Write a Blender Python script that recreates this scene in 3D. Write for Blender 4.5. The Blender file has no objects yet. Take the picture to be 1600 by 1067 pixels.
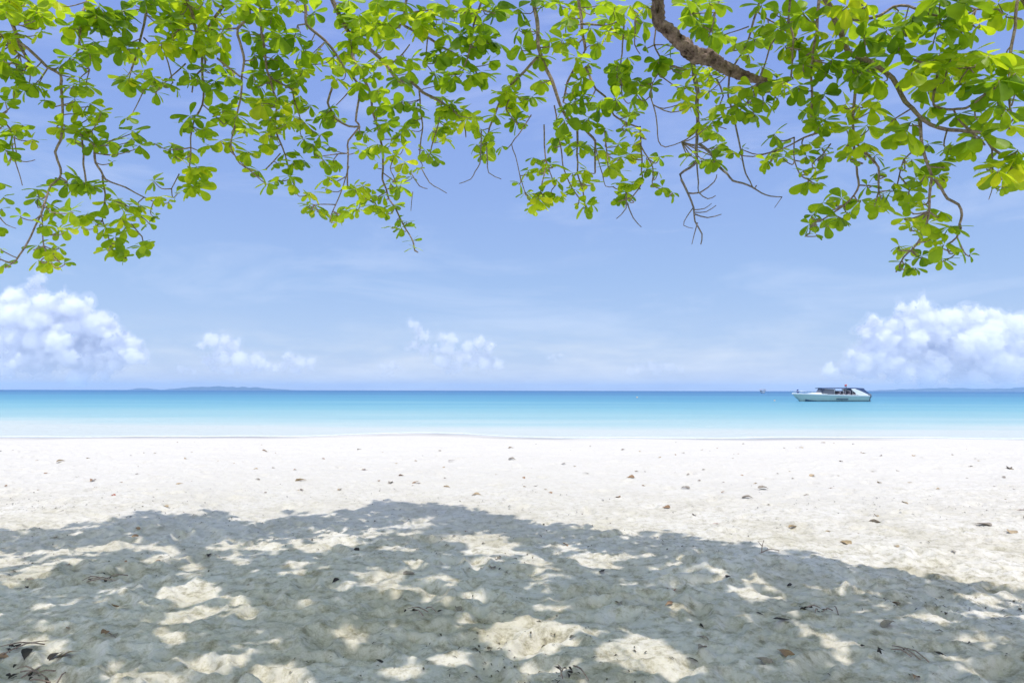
import bpy, bmesh, math, random
import numpy as np
from mathutils import Vector, Matrix, noise as mnoise
HAZE = 7e-5; CLOUDS = True
random.seed(7); rng = np.random.default_rng(11)
R = math.radians
sc = bpy.context.scene
COL = sc.collection

# ------------------------------------------------------------------ camera
F = 1062.0; CX, CY = 800.0, 533.5
CAMZ = 1.75; ZG = 0.35
cam_d = bpy.data.cameras.new('camera'); cam = bpy.data.objects.new('camera', cam_d); COL.objects.link(cam)
cam_d.sensor_width = 36; cam_d.lens = F/1600*36; cam_d.clip_start = 0.05; cam_d.clip_end = 120000
PITCH = math.atan(76.5/F)
Mcam = Matrix.Rotation(math.pi/2+PITCH, 4, 'X') @ Matrix.Rotation(R(0.11), 4, 'Z')
cam.matrix_world = Matrix.Translation((0, 0, CAMZ)) @ Mcam
sc.camera = cam
M3 = Mcam.to_3x3(); M3i = M3.inverted()
def ray(px, py): return M3 @ Vector(((px-CX)/F, -(py-CY)/F, -1.0))
def at(px, py, Y):
    d = ray(px, py); return Vector((0, 0, CAMZ)) + d*(Y/d.y)
def ground(px, py, z=ZG):
    d = ray(px, py); return Vector((0, 0, CAMZ)) + d*((z-CAMZ)/d.z)
def project(p):
    v = M3i @ (Vector(p)-Vector((0, 0, CAMZ)))
    if v.z > -1e-3: return (-9999, -9999)
    return (CX+F*v.x/-v.z, CY-F*v.y/-v.z)
SX, SY = -0.03, 0.20                                   # shadow travel per metre of height
def shadow(p):
    h = p[2]-ZG; return Vector((p[0]+SX*h, p[1]+SY*h, ZG))

# ------------------------------------------------------------------ helpers
def tag(o, label=None, cat=None, group=None, kind=None):
    if label: o['label'] = label
    if cat: o['category'] = cat
    if group: o['group'] = group
    if kind: o['kind'] = kind
    return o
def empty(name, loc):
    o = bpy.data.objects.new(name, None); COL.objects.link(o); o.location = loc; o.empty_display_size = .2; return o
def link(name, me, mats, parent=None):
    o = bpy.data.objects.new(name, me); COL.objects.link(o)
    for m in (mats if isinstance(mats, (list, tuple)) else [mats]): me.materials.append(m)
    if parent is not None:
        o.parent = parent
    return o
def pyd(name, v, f, mats, parent=None, smooth=True, off=None):
    me = bpy.data.meshes.new(name)
    if off is not None: v = [(a[0]-off[0], a[1]-off[1], a[2]-off[2]) for a in v]
    me.from_pydata([tuple(a) for a in v], [], f); me.update()
    if smooth: me.polygons.foreach_set('use_smooth', [True]*len(me.polygons))
    return link(name, me, mats, parent)
def npmesh(name, V, Q, smooth=True):
    me = bpy.data.meshes.new(name)
    V = np.asarray(V, np.float32); Q = np.asarray(Q, np.int32)
    n = Q.shape[1]
    me.vertices.add(len(V)); me.vertices.foreach_set('co', V.ravel())
    me.loops.add(Q.size); me.loops.foreach_set('vertex_index', Q.ravel())
    me.polygons.add(len(Q)); me.polygons.foreach_set('loop_start', np.arange(len(Q), dtype=np.int32)*n)
    me.update(calc_edges=True)
    if smooth: me.polygons.foreach_set('use_smooth', np.ones(len(Q), bool))
    return me
class Nodes:
    def __init__(s, name):
        s.m = bpy.data.materials.new(name); s.m.use_nodes = True
        s.t = s.m.node_tree; s.t.nodes.clear(); s.out = s.t.nodes.new('ShaderNodeOutputMaterial')
    def n(s, typ, **kw):
        nd = s.t.nodes.new(typ)
        for k, v in kw.items():
            if k.startswith('i_'): nd.inputs[k[2:].replace('_', ' ')].default_value = v
            else: setattr(nd, k, v)
        return nd
    def l(s, a, b): s.t.links.new(a, b)
    def ramp(s, stops, interp='LINEAR'):
        nd = s.n('ShaderNodeValToRGB'); cr = nd.color_ramp; cr.interpolation = interp
        while len(cr.elements) < len(stops): cr.elements.new(0.5)
        for e, (p, c) in zip(cr.elements, stops):
            e.position = p; e.color = (*c, 1) if len(c) == 3 else c
        return nd
def simple(name, col, rough=0.5, metal=0, var=0.15, scale=8, spec=0.5):
    N = Nodes(name); b = N.n('ShaderNodeBsdfPrincipled'); b.inputs['Roughness'].default_value = rough
    b.inputs['Metallic'].default_value = metal; b.inputs['Specular IOR Level'].default_value = spec
    tx = N.n('ShaderNodeTexCoord'); no = N.n('ShaderNodeTexNoise'); no.inputs['Scale'].default_value = scale; no.inputs['Detail'].default_value = 5
    N.l(tx.outputs['Object'], no.inputs['Vector'])
    r = N.ramp([(0.25, [c*(1-var) for c in col]), (0.75, [min(1, c*(1+var)) for c in col])])
    N.l(no.outputs['Fac'], r.inputs[0]); N.l(r.outputs[0], b.inputs['Base Color']); N.l(b.outputs[0], N.out.inputs[0])
    return N.m

# numpy value noise ------------------------------------------------------
def hash2(ix, iy, s):
    h = (ix.astype(np.int64)*374761393 + iy.astype(np.int64)*668265263 + s*974711) & 0x7fffffff
    h = ((h ^ (h >> 13))*1274126177) & 0x7fffffff
    return ((h ^ (h >> 16)) & 0xffff)/65535.0
def vnoise(x, y, s=0):
    ix = np.floor(x); iy = np.floor(y); fx = x-ix; fy = y-iy
    fx = fx*fx*fx*(fx*(fx*6-15)+10); fy = fy*fy*fy*(fy*(fy*6-15)+10)
    a = hash2(ix, iy, s); b = hash2(ix+1, iy, s); c = hash2(ix, iy+1, s); d = hash2(ix+1, iy+1, s)
    return (a+(b-a)*fx)*(1-fy) + (c+(d-c)*fx)*fy - 0.5
def fbm(x, y, s, octv=4, gain=.5):
    t = 0; a = 1
    for k in range(octv):
        t = t + a*vnoise(x+17.3*k, y-9.1*k, s+k); x = x*2.03; y = y*2.03; a *= gain
    return t

# ------------------------------------------------------------------ world and sun
w = bpy.data.worlds.new('World'); sc.world = w; w.use_nodes = True
nt = w.node_tree; nt.nodes.clear()
wo = nt.nodes.new('ShaderNodeOutputWorld'); bg = nt.nodes.new('ShaderNodeBackground')
sky = nt.nodes.new('ShaderNodeTexSky'); sky.sky_type = 'NISHITA'; sky.sun_disc = False
ELEV = math.atan(1/math.hypot(SX, SY))
sky.sun_elevation = ELEV; sky.sun_rotation = math.atan2(-SX, -SY)
sky.altitude = 0; sky.air_density = 1.0; sky.dust_density = 0.2; sky.ozone_density = 2.0
# faint high cirrus, laid out by direction
tc = nt.nodes.new('ShaderNodeTexCoord'); mp = nt.nodes.new('ShaderNodeMapping'); mp.inputs['Scale'].default_value = (2.2, 2.2, 9.0)
nz = nt.nodes.new('ShaderNodeTexNoise'); nz.inputs['Scale'].default_value = 1.6; nz.inputs['Detail'].default_value = 7; nz.inputs['Roughness'].default_value = .62; nz.inputs['Distortion'].default_value = .6
rp = nt.nodes.new('ShaderNodeValToRGB'); rp.color_ramp.elements[0].position = .50; rp.color_ramp.elements[0].color = (0, 0, 0, 1)
rp.color_ramp.elements[1].position = .85; rp.color_ramp.elements[1].color = (.22, .22, .22, 1)
mx = nt.nodes.new('ShaderNodeMix'); mx.data_type = 'RGBA'
SKY_STRENGTH = 0.15
nt.links.new(tc.outputs['Generated'], mp.inputs[0]); nt.links.new(mp.outputs[0], nz.inputs['Vector']); nt.links.new(nz.outputs['Fac'], rp.inputs[0])
sx_ = nt.nodes.new('ShaderNodeSeparateXYZ'); nt.links.new(tc.outputs['Generated'], sx_.inputs[0])
asn = nt.nodes.new('ShaderNodeMath'); asn.operation = 'ARCSINE'; nt.links.new(sx_.outputs['Z'], asn.inputs[0])
sg = nt.nodes.new('ShaderNodeMapRange'); sg.inputs[1].default_value = 0; sg.inputs[2].default_value = math.pi/2; nt.links.new(asn.outputs[0], sg.inputs[0])
gr = nt.nodes.new('ShaderNodeValToRGB'); EXPO = 0.34
GR = [(0, (.47, .60, .84)), (.04, (.41, .565, .83)), (.10, (.34, .51, .825)), (.18, (.29, .44, .83)), (.30, (.245, .37, .84)), (.40, (.27, .38, .80)), (.6, (.5, .6, .85)), (1, (.7, .8, 1.0))]  # upper stops brighten the unseen zenith to help light the shaded sand
while len(gr.color_ramp.elements) < len(GR): gr.color_ramp.elements.new(.5)
for e, (a, c) in zip(gr.color_ramp.elements, GR): e.position = a; e.color = (*c, 1)
nt.links.new(sg.outputs[0], gr.inputs[0])
gs = nt.nodes.new('ShaderNodeVectorMath'); gs.operation = 'SCALE'; gs.inputs[3].default_value = 1/(.15*2**EXPO); nt.links.new(gr.outputs[0], gs.inputs[0])
# unseen sky behind the viewer, brightened as added fill for the shade
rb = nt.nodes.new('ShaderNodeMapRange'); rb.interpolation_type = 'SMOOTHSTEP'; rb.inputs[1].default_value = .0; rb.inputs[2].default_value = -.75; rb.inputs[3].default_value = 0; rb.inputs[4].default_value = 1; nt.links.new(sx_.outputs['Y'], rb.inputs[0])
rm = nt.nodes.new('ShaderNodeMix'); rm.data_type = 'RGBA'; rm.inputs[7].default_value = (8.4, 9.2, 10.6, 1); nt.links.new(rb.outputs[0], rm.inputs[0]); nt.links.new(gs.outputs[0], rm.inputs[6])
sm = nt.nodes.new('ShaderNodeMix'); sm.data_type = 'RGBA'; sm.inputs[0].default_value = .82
hs = nt.nodes.new('ShaderNodeMix'); hs.data_type = 'RGBA'; hs.blend_type = 'MULTIPLY'; hs.inputs[0].default_value = 1
hs.inputs[7].default_value = (1.0, 0.90, 0.98, 1)
nt.links.new(sky.outputs[0], hs.inputs[6])
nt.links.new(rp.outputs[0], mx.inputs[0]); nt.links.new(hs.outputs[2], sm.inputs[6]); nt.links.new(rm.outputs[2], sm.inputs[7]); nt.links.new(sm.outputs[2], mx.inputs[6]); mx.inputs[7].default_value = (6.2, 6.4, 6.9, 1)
mpb = nt.nodes.new('ShaderNodeMapping'); mpb.inputs['Scale'].default_value = (5, 5, 26); nt.links.new(tc.outputs['Generated'], mpb.inputs[0])
nb = nt.nodes.new('ShaderNodeTexNoise'); nb.inputs['Scale'].default_value = 1.7; nb.inputs['Detail'].default_value = 8; nb.inputs['Roughness'].default_value = .6; nt.links.new(mpb.outputs[0], nb.inputs['Vector'])
rb2 = nt.nodes.new('ShaderNodeMapRange'); rb2.inputs[1].default_value = .40; rb2.inputs[2].default_value = .72; nt.links.new(nb.outputs['Fac'], rb2.inputs[0])
lb = nt.nodes.new('ShaderNodeMapRange'); lb.interpolation_type = 'SMOOTHSTEP'; lb.inputs[1].default_value = .115; lb.inputs[2].default_value = .03; lb.inputs[3].default_value = 0; lb.inputs[4].default_value = .8; nt.links.new(sx_.outputs['Z'], lb.inputs[0])
mb = nt.nodes.new('ShaderNodeMath'); mb.operation = 'MULTIPLY'; nt.links.new(rb2.outputs[0], mb.inputs[0]); nt.links.new(lb.outputs[0], mb.inputs[1])
ml = nt.nodes.new('ShaderNodeMix'); ml.data_type = 'RGBA'; ml.inputs[7].default_value = (4.1, 4.5, 5.1, 1); nt.links.new(mb.outputs[0], ml.inputs[0]); nt.links.new(mx.outputs[2], ml.inputs[6])
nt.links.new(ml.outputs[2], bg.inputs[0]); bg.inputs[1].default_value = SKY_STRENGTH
nt.links.new(bg.outputs[0], wo.inputs[0])
sd = bpy.data.lights.new('sun', 'SUN'); so = bpy.data.objects.new('sun', sd); COL.objects.link(so)
sd.energy = 2.45; sd.angle = R(0.53); sd.color = (1.0, .945, .86)
so.rotation_euler = Vector((SX, SY, -1)).to_track_quat('-Z', 'Y').to_euler(); so.location = (1, -3, 30)
sc.view_settings.view_transform = 'Standard'; sc.view_settings.look = 'None'; sc.view_settings.gamma = 1
sc.view_settings.exposure = EXPO

# ------------------------------------------------------------------ shadow outline and sunny flecks in photo pixels
EDGE = [(-400, 850), (-150, 845), (0, 834), (150, 820), (270, 803), (400, 800), (560, 795), (620, 785), (650, 778), (690, 780), (730, 797), (800, 800), (950, 822), (1060, 830), (1160, 850), (1250, 865), (1380, 885), (1500, 905), (1600, 915), (1800, 960), (2200, 1040)]
ex = [e[0] for e in EDGE]; ey = [e[1] for e in EDGE]
def edge_y(px): return float(np.interp(px, ex, ey))
def edge_n(px):                                        # the same outline with leafy bumps
    a = np.array([px/46.0]); z = np.array([.5])
    return edge_y(px) + 26*float(vnoise(a, z, 70)[0]) + 22*float(vnoise(a*2.7, z, 71)[0])
FLECKS = [(300,925,50,20),(310,955,45,7),(230,945,20,5),(390,950,18,20),(370,935,20,6),(80,975,22,9),(120,975,15,4),(15,1000,20,6),(95,1010,25,8),(265,1000,38,15),(320,1035,45,15),(430,1050,55,20),(170,1058,30,12),(260,1060,30,10),(500,940,32,10),(590,905,45,14),(620,920,25,12),(670,930,20,8),(690,905,28,8),(545,980,30,14),(530,1000,45,18),(605,977,20,7),(455,1010,20,6),(640,1050,40,20),(700,1025,40,12),(300,890,30,12),(350,878,35,10),(200,855,25,6),(145,837,35,6),(20,855,25,8),(15,880,30,5),(70,895,15,4),(180,922,18,8),(425,853,15,7),(500,857,30,8),(465,882,25,7),(350,857,20,4),(545,830,35,6),(620,855,35,6),(650,877,12,5),(700,838,35,8),(740,860,15,10),(740,878,15,6),(770,850,20,5),(490,812,12,4),(535,823,25,4),(650,820,25,4),(730,965,25,8),
(830,990,85,30),(990,1020,75,20),(1040,1045,55,20),(1100,1050,50,12),(940,868,55,10),(920,843,40,8),(835,877,18,8),(880,890,15,8),(1055,875,22,12),(1010,910,50,8),(1190,895,22,14),(1160,920,35,6),(1180,930,30,8),(1085,938,15,5),(920,942,15,7),(870,950,20,10),(1300,892,18,5),(1350,915,25,8),(1390,895,18,8),(1350,940,18,6),(1340,955,15,6),(1480,968,40,10),(1510,955,15,5),(1270,990,20,8),(1320,1010,30,12),(1245,1022,10,6),(1510,1000,25,8),(1560,1010,40,8),(1585,940,25,12),(1200,950,20,8)]
FL = np.array(FLECKS, float)
def in_fleck(px, py, k=1.1):
    return bool((((px-FL[:, 0])/(FL[:, 2]*k))**2 + ((py-FL[:, 1])/(FL[:, 3]*k))**2 < 1).any())

# ------------------------------------------------------------------ sand
ys = np.concatenate([[-60, -30, -14, -7, -3, -1, 0, .7, 1.3], np.exp(np.arange(math.log(1.8), math.log(34), 0.0052)), [36, 40, 48, 60]])
NF = 700
uf = np.linspace(-1, 1, NF); nside = 26
us = np.linspace(0, 1, nside+1)[1:]
def row_x(y):
    wf = max(y, 1.8)*0.92
    so_ = wf + (us**2.0)*(140-wf)
    return np.concatenate([-so_[::-1], uf*wf, so_])
X = np.array([row_x(y) for y in ys]); Yg = np.repeat(ys[:, None], X.shape[1], 1)
def profile(y, x):
    shore = 25.6 + 1.5*vnoise(x*.055+3.1, y*0+.5, 40) + 1.3*vnoise(x*.16, y*0+2.5, 41) + .5*vnoise(x*.5, y*0+4.5, 42) + 2.6*np.exp(-((x+3.2)/3.6)**2)
    t = np.clip((y-13.5)/(shore-13.5), 0, None)
    z = ZG*(1-np.clip(t, 0, 1)**1.3)
    z = np.where(t > 1, -(y-shore)*0.045, z)
    return z, shore
Z, SH = profile(Yg, X)
fade = np.clip((24.5-Yg)/6, 0, 1)
near = np.clip((Yg-.5)/1.0, 0, 1)
Z = Z + fade*near*(0.07*fbm(X*.45, Yg*.45, 1, 3) + 0.024*fbm(X*2.3, Yg*2.3, 5, 3) + 0.020*(0.25-np.abs(fbm(X*5.5, Yg*5.5, 9, 3))) + 0.014*fbm(X*12, Yg*12, 15, 3, .8) + .012*(.2-np.abs(fbm(X*21, Yg*21, 25, 2))))
prints = random.Random(5)
for k in range(760):
    yy = 2.6*math.exp(prints.random()*math.log(22/2.6)); xx = prints.uniform(-1, 1)*(yy*.9+1); a = prints.uniform(0, math.pi)
    r0 = np.searchsorted(ys, yy-.45); r1 = np.searchsorted(ys, yy+.45)
    sx = X[r0:r1]-xx; sy = Yg[r0:r1]-yy
    u = (sx*math.cos(a)+sy*math.sin(a))/.15; v = (-sx*math.sin(a)+sy*math.cos(a))/.065
    d = np.sqrt(u*u+v*v); dep = prints.uniform(.014, .042)
    Z[r0:r1] += -dep*np.exp(-(d**3)*.7) + dep*.45*np.exp(-((d-1.55)/.42)**2)
nr, nc = X.shape
idx = np.arange(nr*nc).reshape(nr, nc)
Q = np.stack([idx[:-1, :-1], idx[:-1, 1:], idx[1:, 1:], idx[1:, :-1]], -1).reshape(-1, 4)
sand_me = npmesh('sand_beach', np.stack([X, Yg, Z], -1).reshape(-1, 3), Q)
_xr = X; 
def sand_z(x, y):
    r = int(np.clip(np.searchsorted(ys, y), 1, nr-1)); c = int(np.clip(np.searchsorted(X[r], x), 1, nc-1))
    return float(Z[r, c])
N = Nodes('coral_sand'); b = N.n('ShaderNodeBsdfPrincipled'); b.inputs['Specular IOR Level'].default_value = .15
geo = N.n('ShaderNodeNewGeometry'); sep = N.n('ShaderNodeSeparateXYZ'); N.l(geo.outputs['Position'], sep.inputs[0])
n1 = N.n('ShaderNodeTexNoise', i_Scale=1.5, i_Detail=7, i_Roughness=.68); N.l(geo.outputs['Position'], n1.inputs['Vector'])
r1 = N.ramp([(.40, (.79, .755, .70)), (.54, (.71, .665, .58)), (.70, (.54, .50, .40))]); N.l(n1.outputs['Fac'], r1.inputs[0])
n2 = N.n('ShaderNodeTexNoise', i_Scale=11, i_Detail=8, i_Roughness=.75); N.l(geo.outputs['Position'], n2.inputs['Vector'])
r2 = N.ramp([(.35, (.40, .38, .30)), (.455, (.80, .785, .72)), (.52, (1.0, 1.0, 1.0)), (.70, (1.1, 1.1, 1.12))]); N.l(n2.outputs['Fac'], r2.inputs[0])
m1 = N.n('ShaderNodeMix', data_type='RGBA', blend_type='MULTIPLY'); m1.inputs[0].default_value = .85
N.l(r1.outputs[0], m1.inputs[6]); N.l(r2.outputs[0], m1.inputs[7])
# litter mottle doubles as painted shade tone under the tree; fades out seaward
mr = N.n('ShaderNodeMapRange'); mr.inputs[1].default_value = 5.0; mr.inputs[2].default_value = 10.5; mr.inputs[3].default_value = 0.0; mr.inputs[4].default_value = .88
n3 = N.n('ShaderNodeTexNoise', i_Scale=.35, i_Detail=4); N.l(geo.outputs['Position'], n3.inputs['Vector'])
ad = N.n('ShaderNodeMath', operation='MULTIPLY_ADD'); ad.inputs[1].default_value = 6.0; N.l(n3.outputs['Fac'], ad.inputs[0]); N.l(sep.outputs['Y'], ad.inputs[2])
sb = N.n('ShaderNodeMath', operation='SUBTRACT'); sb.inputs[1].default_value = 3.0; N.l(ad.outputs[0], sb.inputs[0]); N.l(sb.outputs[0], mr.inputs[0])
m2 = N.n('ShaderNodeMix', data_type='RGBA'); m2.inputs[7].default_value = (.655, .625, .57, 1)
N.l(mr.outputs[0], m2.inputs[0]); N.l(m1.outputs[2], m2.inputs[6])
# wet strip at the waterline
mz = N.n('ShaderNodeMapRange'); mz.inputs[1].default_value = .02; mz.inputs[2].default_value = .10; mz.inputs[3].default_value = .8; mz.inputs[4].default_value = 0
N.l(sep.outputs['Z'], mz.inputs[0])
m3 = N.n('ShaderNodeMix', data_type='RGBA'); m3.inputs[7].default_value = (.28, .28, .31, 1)
nwz = N.n('ShaderNodeTexNoise', i_Scale=.16, i_Detail=3); N.l(geo.outputs['Position'], nwz.inputs['Vector'])
nwr = N.n('ShaderNodeMapRange'); nwr.inputs[1].default_value = .38; nwr.inputs[2].default_value = .55; N.l(nwz.outputs['Fac'], nwr.inputs[0])
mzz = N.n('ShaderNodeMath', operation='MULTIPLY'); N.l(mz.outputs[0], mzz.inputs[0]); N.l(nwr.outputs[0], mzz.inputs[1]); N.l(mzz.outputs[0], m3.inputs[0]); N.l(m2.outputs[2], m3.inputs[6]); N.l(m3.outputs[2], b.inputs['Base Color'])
rr = N.n('ShaderNodeMapRange'); rr.inputs[1].default_value = .01; rr.inputs[2].default_value = .07; rr.inputs[3].default_value = .45; rr.inputs[4].default_value = .95
N.l(sep.outputs['Z'], rr.inputs[0]); N.l(rr.outputs[0], b.inputs['Roughness'])
n4 = N.n('ShaderNodeTexNoise', i_Scale=38, i_Detail=7, i_Roughness=.7); N.l(geo.outputs['Position'], n4.inputs['Vector'])
bp = N.n('ShaderNodeBump', i_Strength=.8, i_Distance=.022); N.l(n4.outputs['Fac'], bp.inputs['Height']); N.l(bp.outputs[0], b.inputs['Normal'])
N.l(b.outputs[0], N.out.inputs[0])
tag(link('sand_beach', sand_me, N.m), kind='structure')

# ------------------------------------------------------------------ sea
sy_ = np.concatenate([[18, 22, 26], np.exp(np.linspace(math.log(30), math.log(15000), 60))])
su = np.linspace(-1, 1, 41)
SXg = np.array([su*max(400, 1.1*y if y < 14000 else 15400) for y in sy_]); SYg = np.repeat(sy_[:, None], 41, 1)
si = np.arange(SXg.size).reshape(SXg.shape)
sea_me = npmesh('sea', np.stack([SXg, SYg, SXg*0], -1).reshape(-1, 3), np.stack([si[:-1, :-1], si[:-1, 1:], si[1:, 1:], si[1:, :-1]], -1).reshape(-1, 4))
N = Nodes('lagoon_water'); geo = N.n('ShaderNodeNewGeometry'); sep = N.n('ShaderNodeSeparateXYZ'); N.l(geo.outputs['Position'], sep.inputs[0])
mpn = N.n('ShaderNodeMapping'); mpn.inputs['Scale'].default_value = (.0045, .022, 1); N.l(geo.outputs['Position'], mpn.inputs[0])
wn = N.n('ShaderNodeTexNoise', i_Scale=1, i_Detail=5, i_Roughness=.6); N.l(mpn.outputs[0], wn.inputs['Vector'])
lg = N.n('ShaderNodeMath', operation='LOGARITHM'); lg.inputs[1].default_value = 10
N.l(sep.outputs['Y'], lg.inputs[0])
wob = N.n('ShaderNodeMath', operation='MULTIPLY_ADD'); wob.inputs[1].default_value = .42; N.l(wn.outputs['Fac'], wob.inputs[0]); N.l(lg.outputs[0], wob.inputs[2])
nm = N.n('ShaderNodeMapRange'); nm.inputs[1].default_value = 1.40+.855; nm.inputs[2].default_value = 3.2+.855; mpq = N.n('ShaderNodeMapping'); mpq.inputs['Scale'].default_value = (.0016, .005, 1); N.l(geo.outputs['Position'], mpq.inputs[0])
wq = N.n('ShaderNodeTexNoise', i_Scale=1, i_Detail=4); N.l(mpq.outputs[0], wq.inputs['Vector'])
wob2 = N.n('ShaderNodeMath', operation='MULTIPLY_ADD'); wob2.inputs[1].default_value = .95; N.l(wq.outputs['Fac'], wob2.inputs[0]); N.l(wob.outputs[0], wob2.inputs[2])
mps = N.n('ShaderNodeMapping'); mps.inputs['Scale'].default_value = (.017, .055, 1); N.l(geo.outputs['Position'], mps.inputs[0])
ws_ = N.n('ShaderNodeTexNoise', i_Scale=1, i_Detail=6, i_Roughness=.6); N.l(mps.outputs[0], ws_.inputs['Vector'])
wob3 = N.n('ShaderNodeMath', operation='MULTIPLY_ADD'); wob3.inputs[1].default_value = .34; N.l(ws_.outputs['Fac'], wob3.inputs[0]); N.l(wob2.outputs[0], wob3.inputs[2])
N.l(wob3.outputs[0], nm.inputs[0])
def p(Y): return (math.log10(Y)-1.40)/1.8
wr = N.ramp([(p(26.5), (.56, .61, .58)), (p(30), (.43, .57, .57)), (p(38), (.30, .495, .53)), (p(58), (.20, .425, .50)), (p(105), (.115, .325, .455)), (p(180), (.095, .285, .425)), (p(330), (.07, .215, .38)), (p(900), (.05, .15, .31))])
N.l(nm.outputs[0], wr.inputs[0])
df = N.n('ShaderNodeBsdfDiffuse'); N.l(wr.outputs[0], df.inputs['Color'])
gl = N.n('ShaderNodeBsdfGlossy', i_Roughness=.12); gl.inputs['Color'].default_value = (1, 1, 1, 1)
wv = N.n('ShaderNodeTexNoise', i_Scale=1.3, i_Detail=6, i_Roughness=.6); mp2 = N.n('ShaderNodeMapping'); mp2.inputs['Scale'].default_value = (.6, 1.5, 1)
N.l(geo.outputs['Position'], mp2.inputs[0]); N.l(mp2.outputs[0], wv.inputs['Vector'])
bp = N.n('ShaderNodeBump', i_Strength=.9, i_Distance=.4); N.l(wv.outputs['Fac'], bp.inputs['Height'])
N.l(bp.outputs[0], gl.inputs['Normal']); N.l(bp.outputs[0], df.inputs['Normal'])
ms = N.n('ShaderNodeMixShader'); ms.inputs[0].default_value = .16; N.l(df.outputs[0], ms.inputs[1]); N.l(gl.outputs[0], ms.inputs[2]); N.l(ms.outputs[0], N.out.inputs[0])
tag(link('sea', sea_me, N.m), kind='structure')

# thin broken wash of foam along the waterline
xs = np.arange(-42, 42, .12); V = []; Qf = []
_, shx = profile(xs*0+20.0, xs)
for i, x in enumerate(xs):
    w_ = max(0.02, -.06+.5*float(vnoise(np.array([x*.55]), np.array([.3]), 90)[0])+.16*float(vnoise(np.array([x*2.3]), np.array([.3]), 91)[0])); yc = shx[i]+.28+.35*float(vnoise(np.array([x*.4]), np.array([7.1]), 92)[0])
    V += [(x, yc-w_, .006), (x, yc-w_*.3, .03), (x, yc+w_*.4, .028), (x, yc+w_, .006)]
for i in range(len(xs)-1):
    for k in range(3): Qf.append((i*4+k, (i+1)*4+k, (i+1)*4+k+1, i*4+k+1))
M_FOAM = simple('sea_foam', (.66, .69, .69), .9, var=.12, scale=5)
tag(link('surf_foam', npmesh('surf_foam', V, Qf), M_FOAM), 'thin pale foam wash along the waterline', None, None, 'stuff')

# ------------------------------------------------------------------ tree
def bark(name, c1, c2, scale=30, bump=.02):
    N = Nodes(name); b = N.n('ShaderNodeBsdfPrincipled', i_Roughness=.85); b.inputs['Specular IOR Level'].default_value = .2
    tx = N.n('ShaderNodeTexCoord'); no = N.n('ShaderNodeTexNoise', i_Scale=scale, i_Detail=8, i_Roughness=.7); N.l(tx.outputs['Object'], no.inputs['Vector'])
    r = N.ramp([(.35, c1), (.65, c2)]); N.l(no.outputs['Fac'], r.inputs[0]); N.l(r.outputs[0], b.inputs['Base Color'])
    bp = N.n('ShaderNodeBump', i_Strength=.9, i_Distance=bump); N.l(no.outputs['Fac'], bp.inputs['Height']); N.l(bp.outputs[0], b.inputs['Normal'])
    N.l(b.outputs[0], N.out.inputs[0]); return N.m
M_BARK = bark('rough_bark', (.05, .03, .025), (.58, .43, .39), 13, .06)
M_TWIG = bark('twig_bark', (.16, .12, .10), (.50, .39, .33), 40, .01)
M_BARE = bark('grey_dead_twig', (.16, .14, .15), (.38, .33, .33), 40, .01)
N = Nodes('leaf_green'); at_ = N.n('ShaderNodeAttribute', attribute_name='tone'); 
cr = N.ramp([(0, (.15, .29, .016)), (.35, (.245, .41, .02)), (.8, (.39, .55, .028)), (1, (.50, .60, .04))]); N.l(at_.outputs['Fac'], cr.inputs[0])
b = N.n('ShaderNodeBsdfPrincipled', i_Roughness=.42); b.inputs['Specular IOR Level'].default_value = .4
tl = N.n('ShaderNodeBsdfTranslucent'); 
hv = N.n('ShaderNodeMix', data_type='RGBA', blend_type='MULTIPLY'); hv.inputs[0].default_value = 1; hv.inputs[7].default_value = (1.75, 1.5, .9, 1)
gm = N.n('ShaderNodeNewGeometry'); nn = N.n('ShaderNodeTexNoise', i_Scale=14, i_Detail=4); N.l(gm.outputs['Position'], nn.inputs['Vector'])
vr = N.ramp([(.3, (.75, .78, .8)), (.7, (1.25, 1.2, 1.0))]); N.l(nn.outputs['Fac'], vr.inputs[0])
mv = N.n('ShaderNodeMix', data_type='RGBA', blend_type='MULTIPLY'); mv.inputs[0].default_value = .8; N.l(cr.outputs[0], mv.inputs[6]); N.l(vr.outputs[0], mv.inputs[7])
N.l(mv.outputs[2], b.inputs['Base Color']); N.l(mv.outputs[2], hv.inputs[6]); N.l(hv.outputs[2], tl.inputs['Color'])
ms = N.n('ShaderNodeMixShader'); ms.inputs[0].default_value = .66; N.l(b.outputs[0], ms.inputs[1]); N.l(tl.outputs[0], ms.inputs[2]); N.l(ms.outputs[0], N.out.inputs[0])
M_LEAF = N.m

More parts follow.
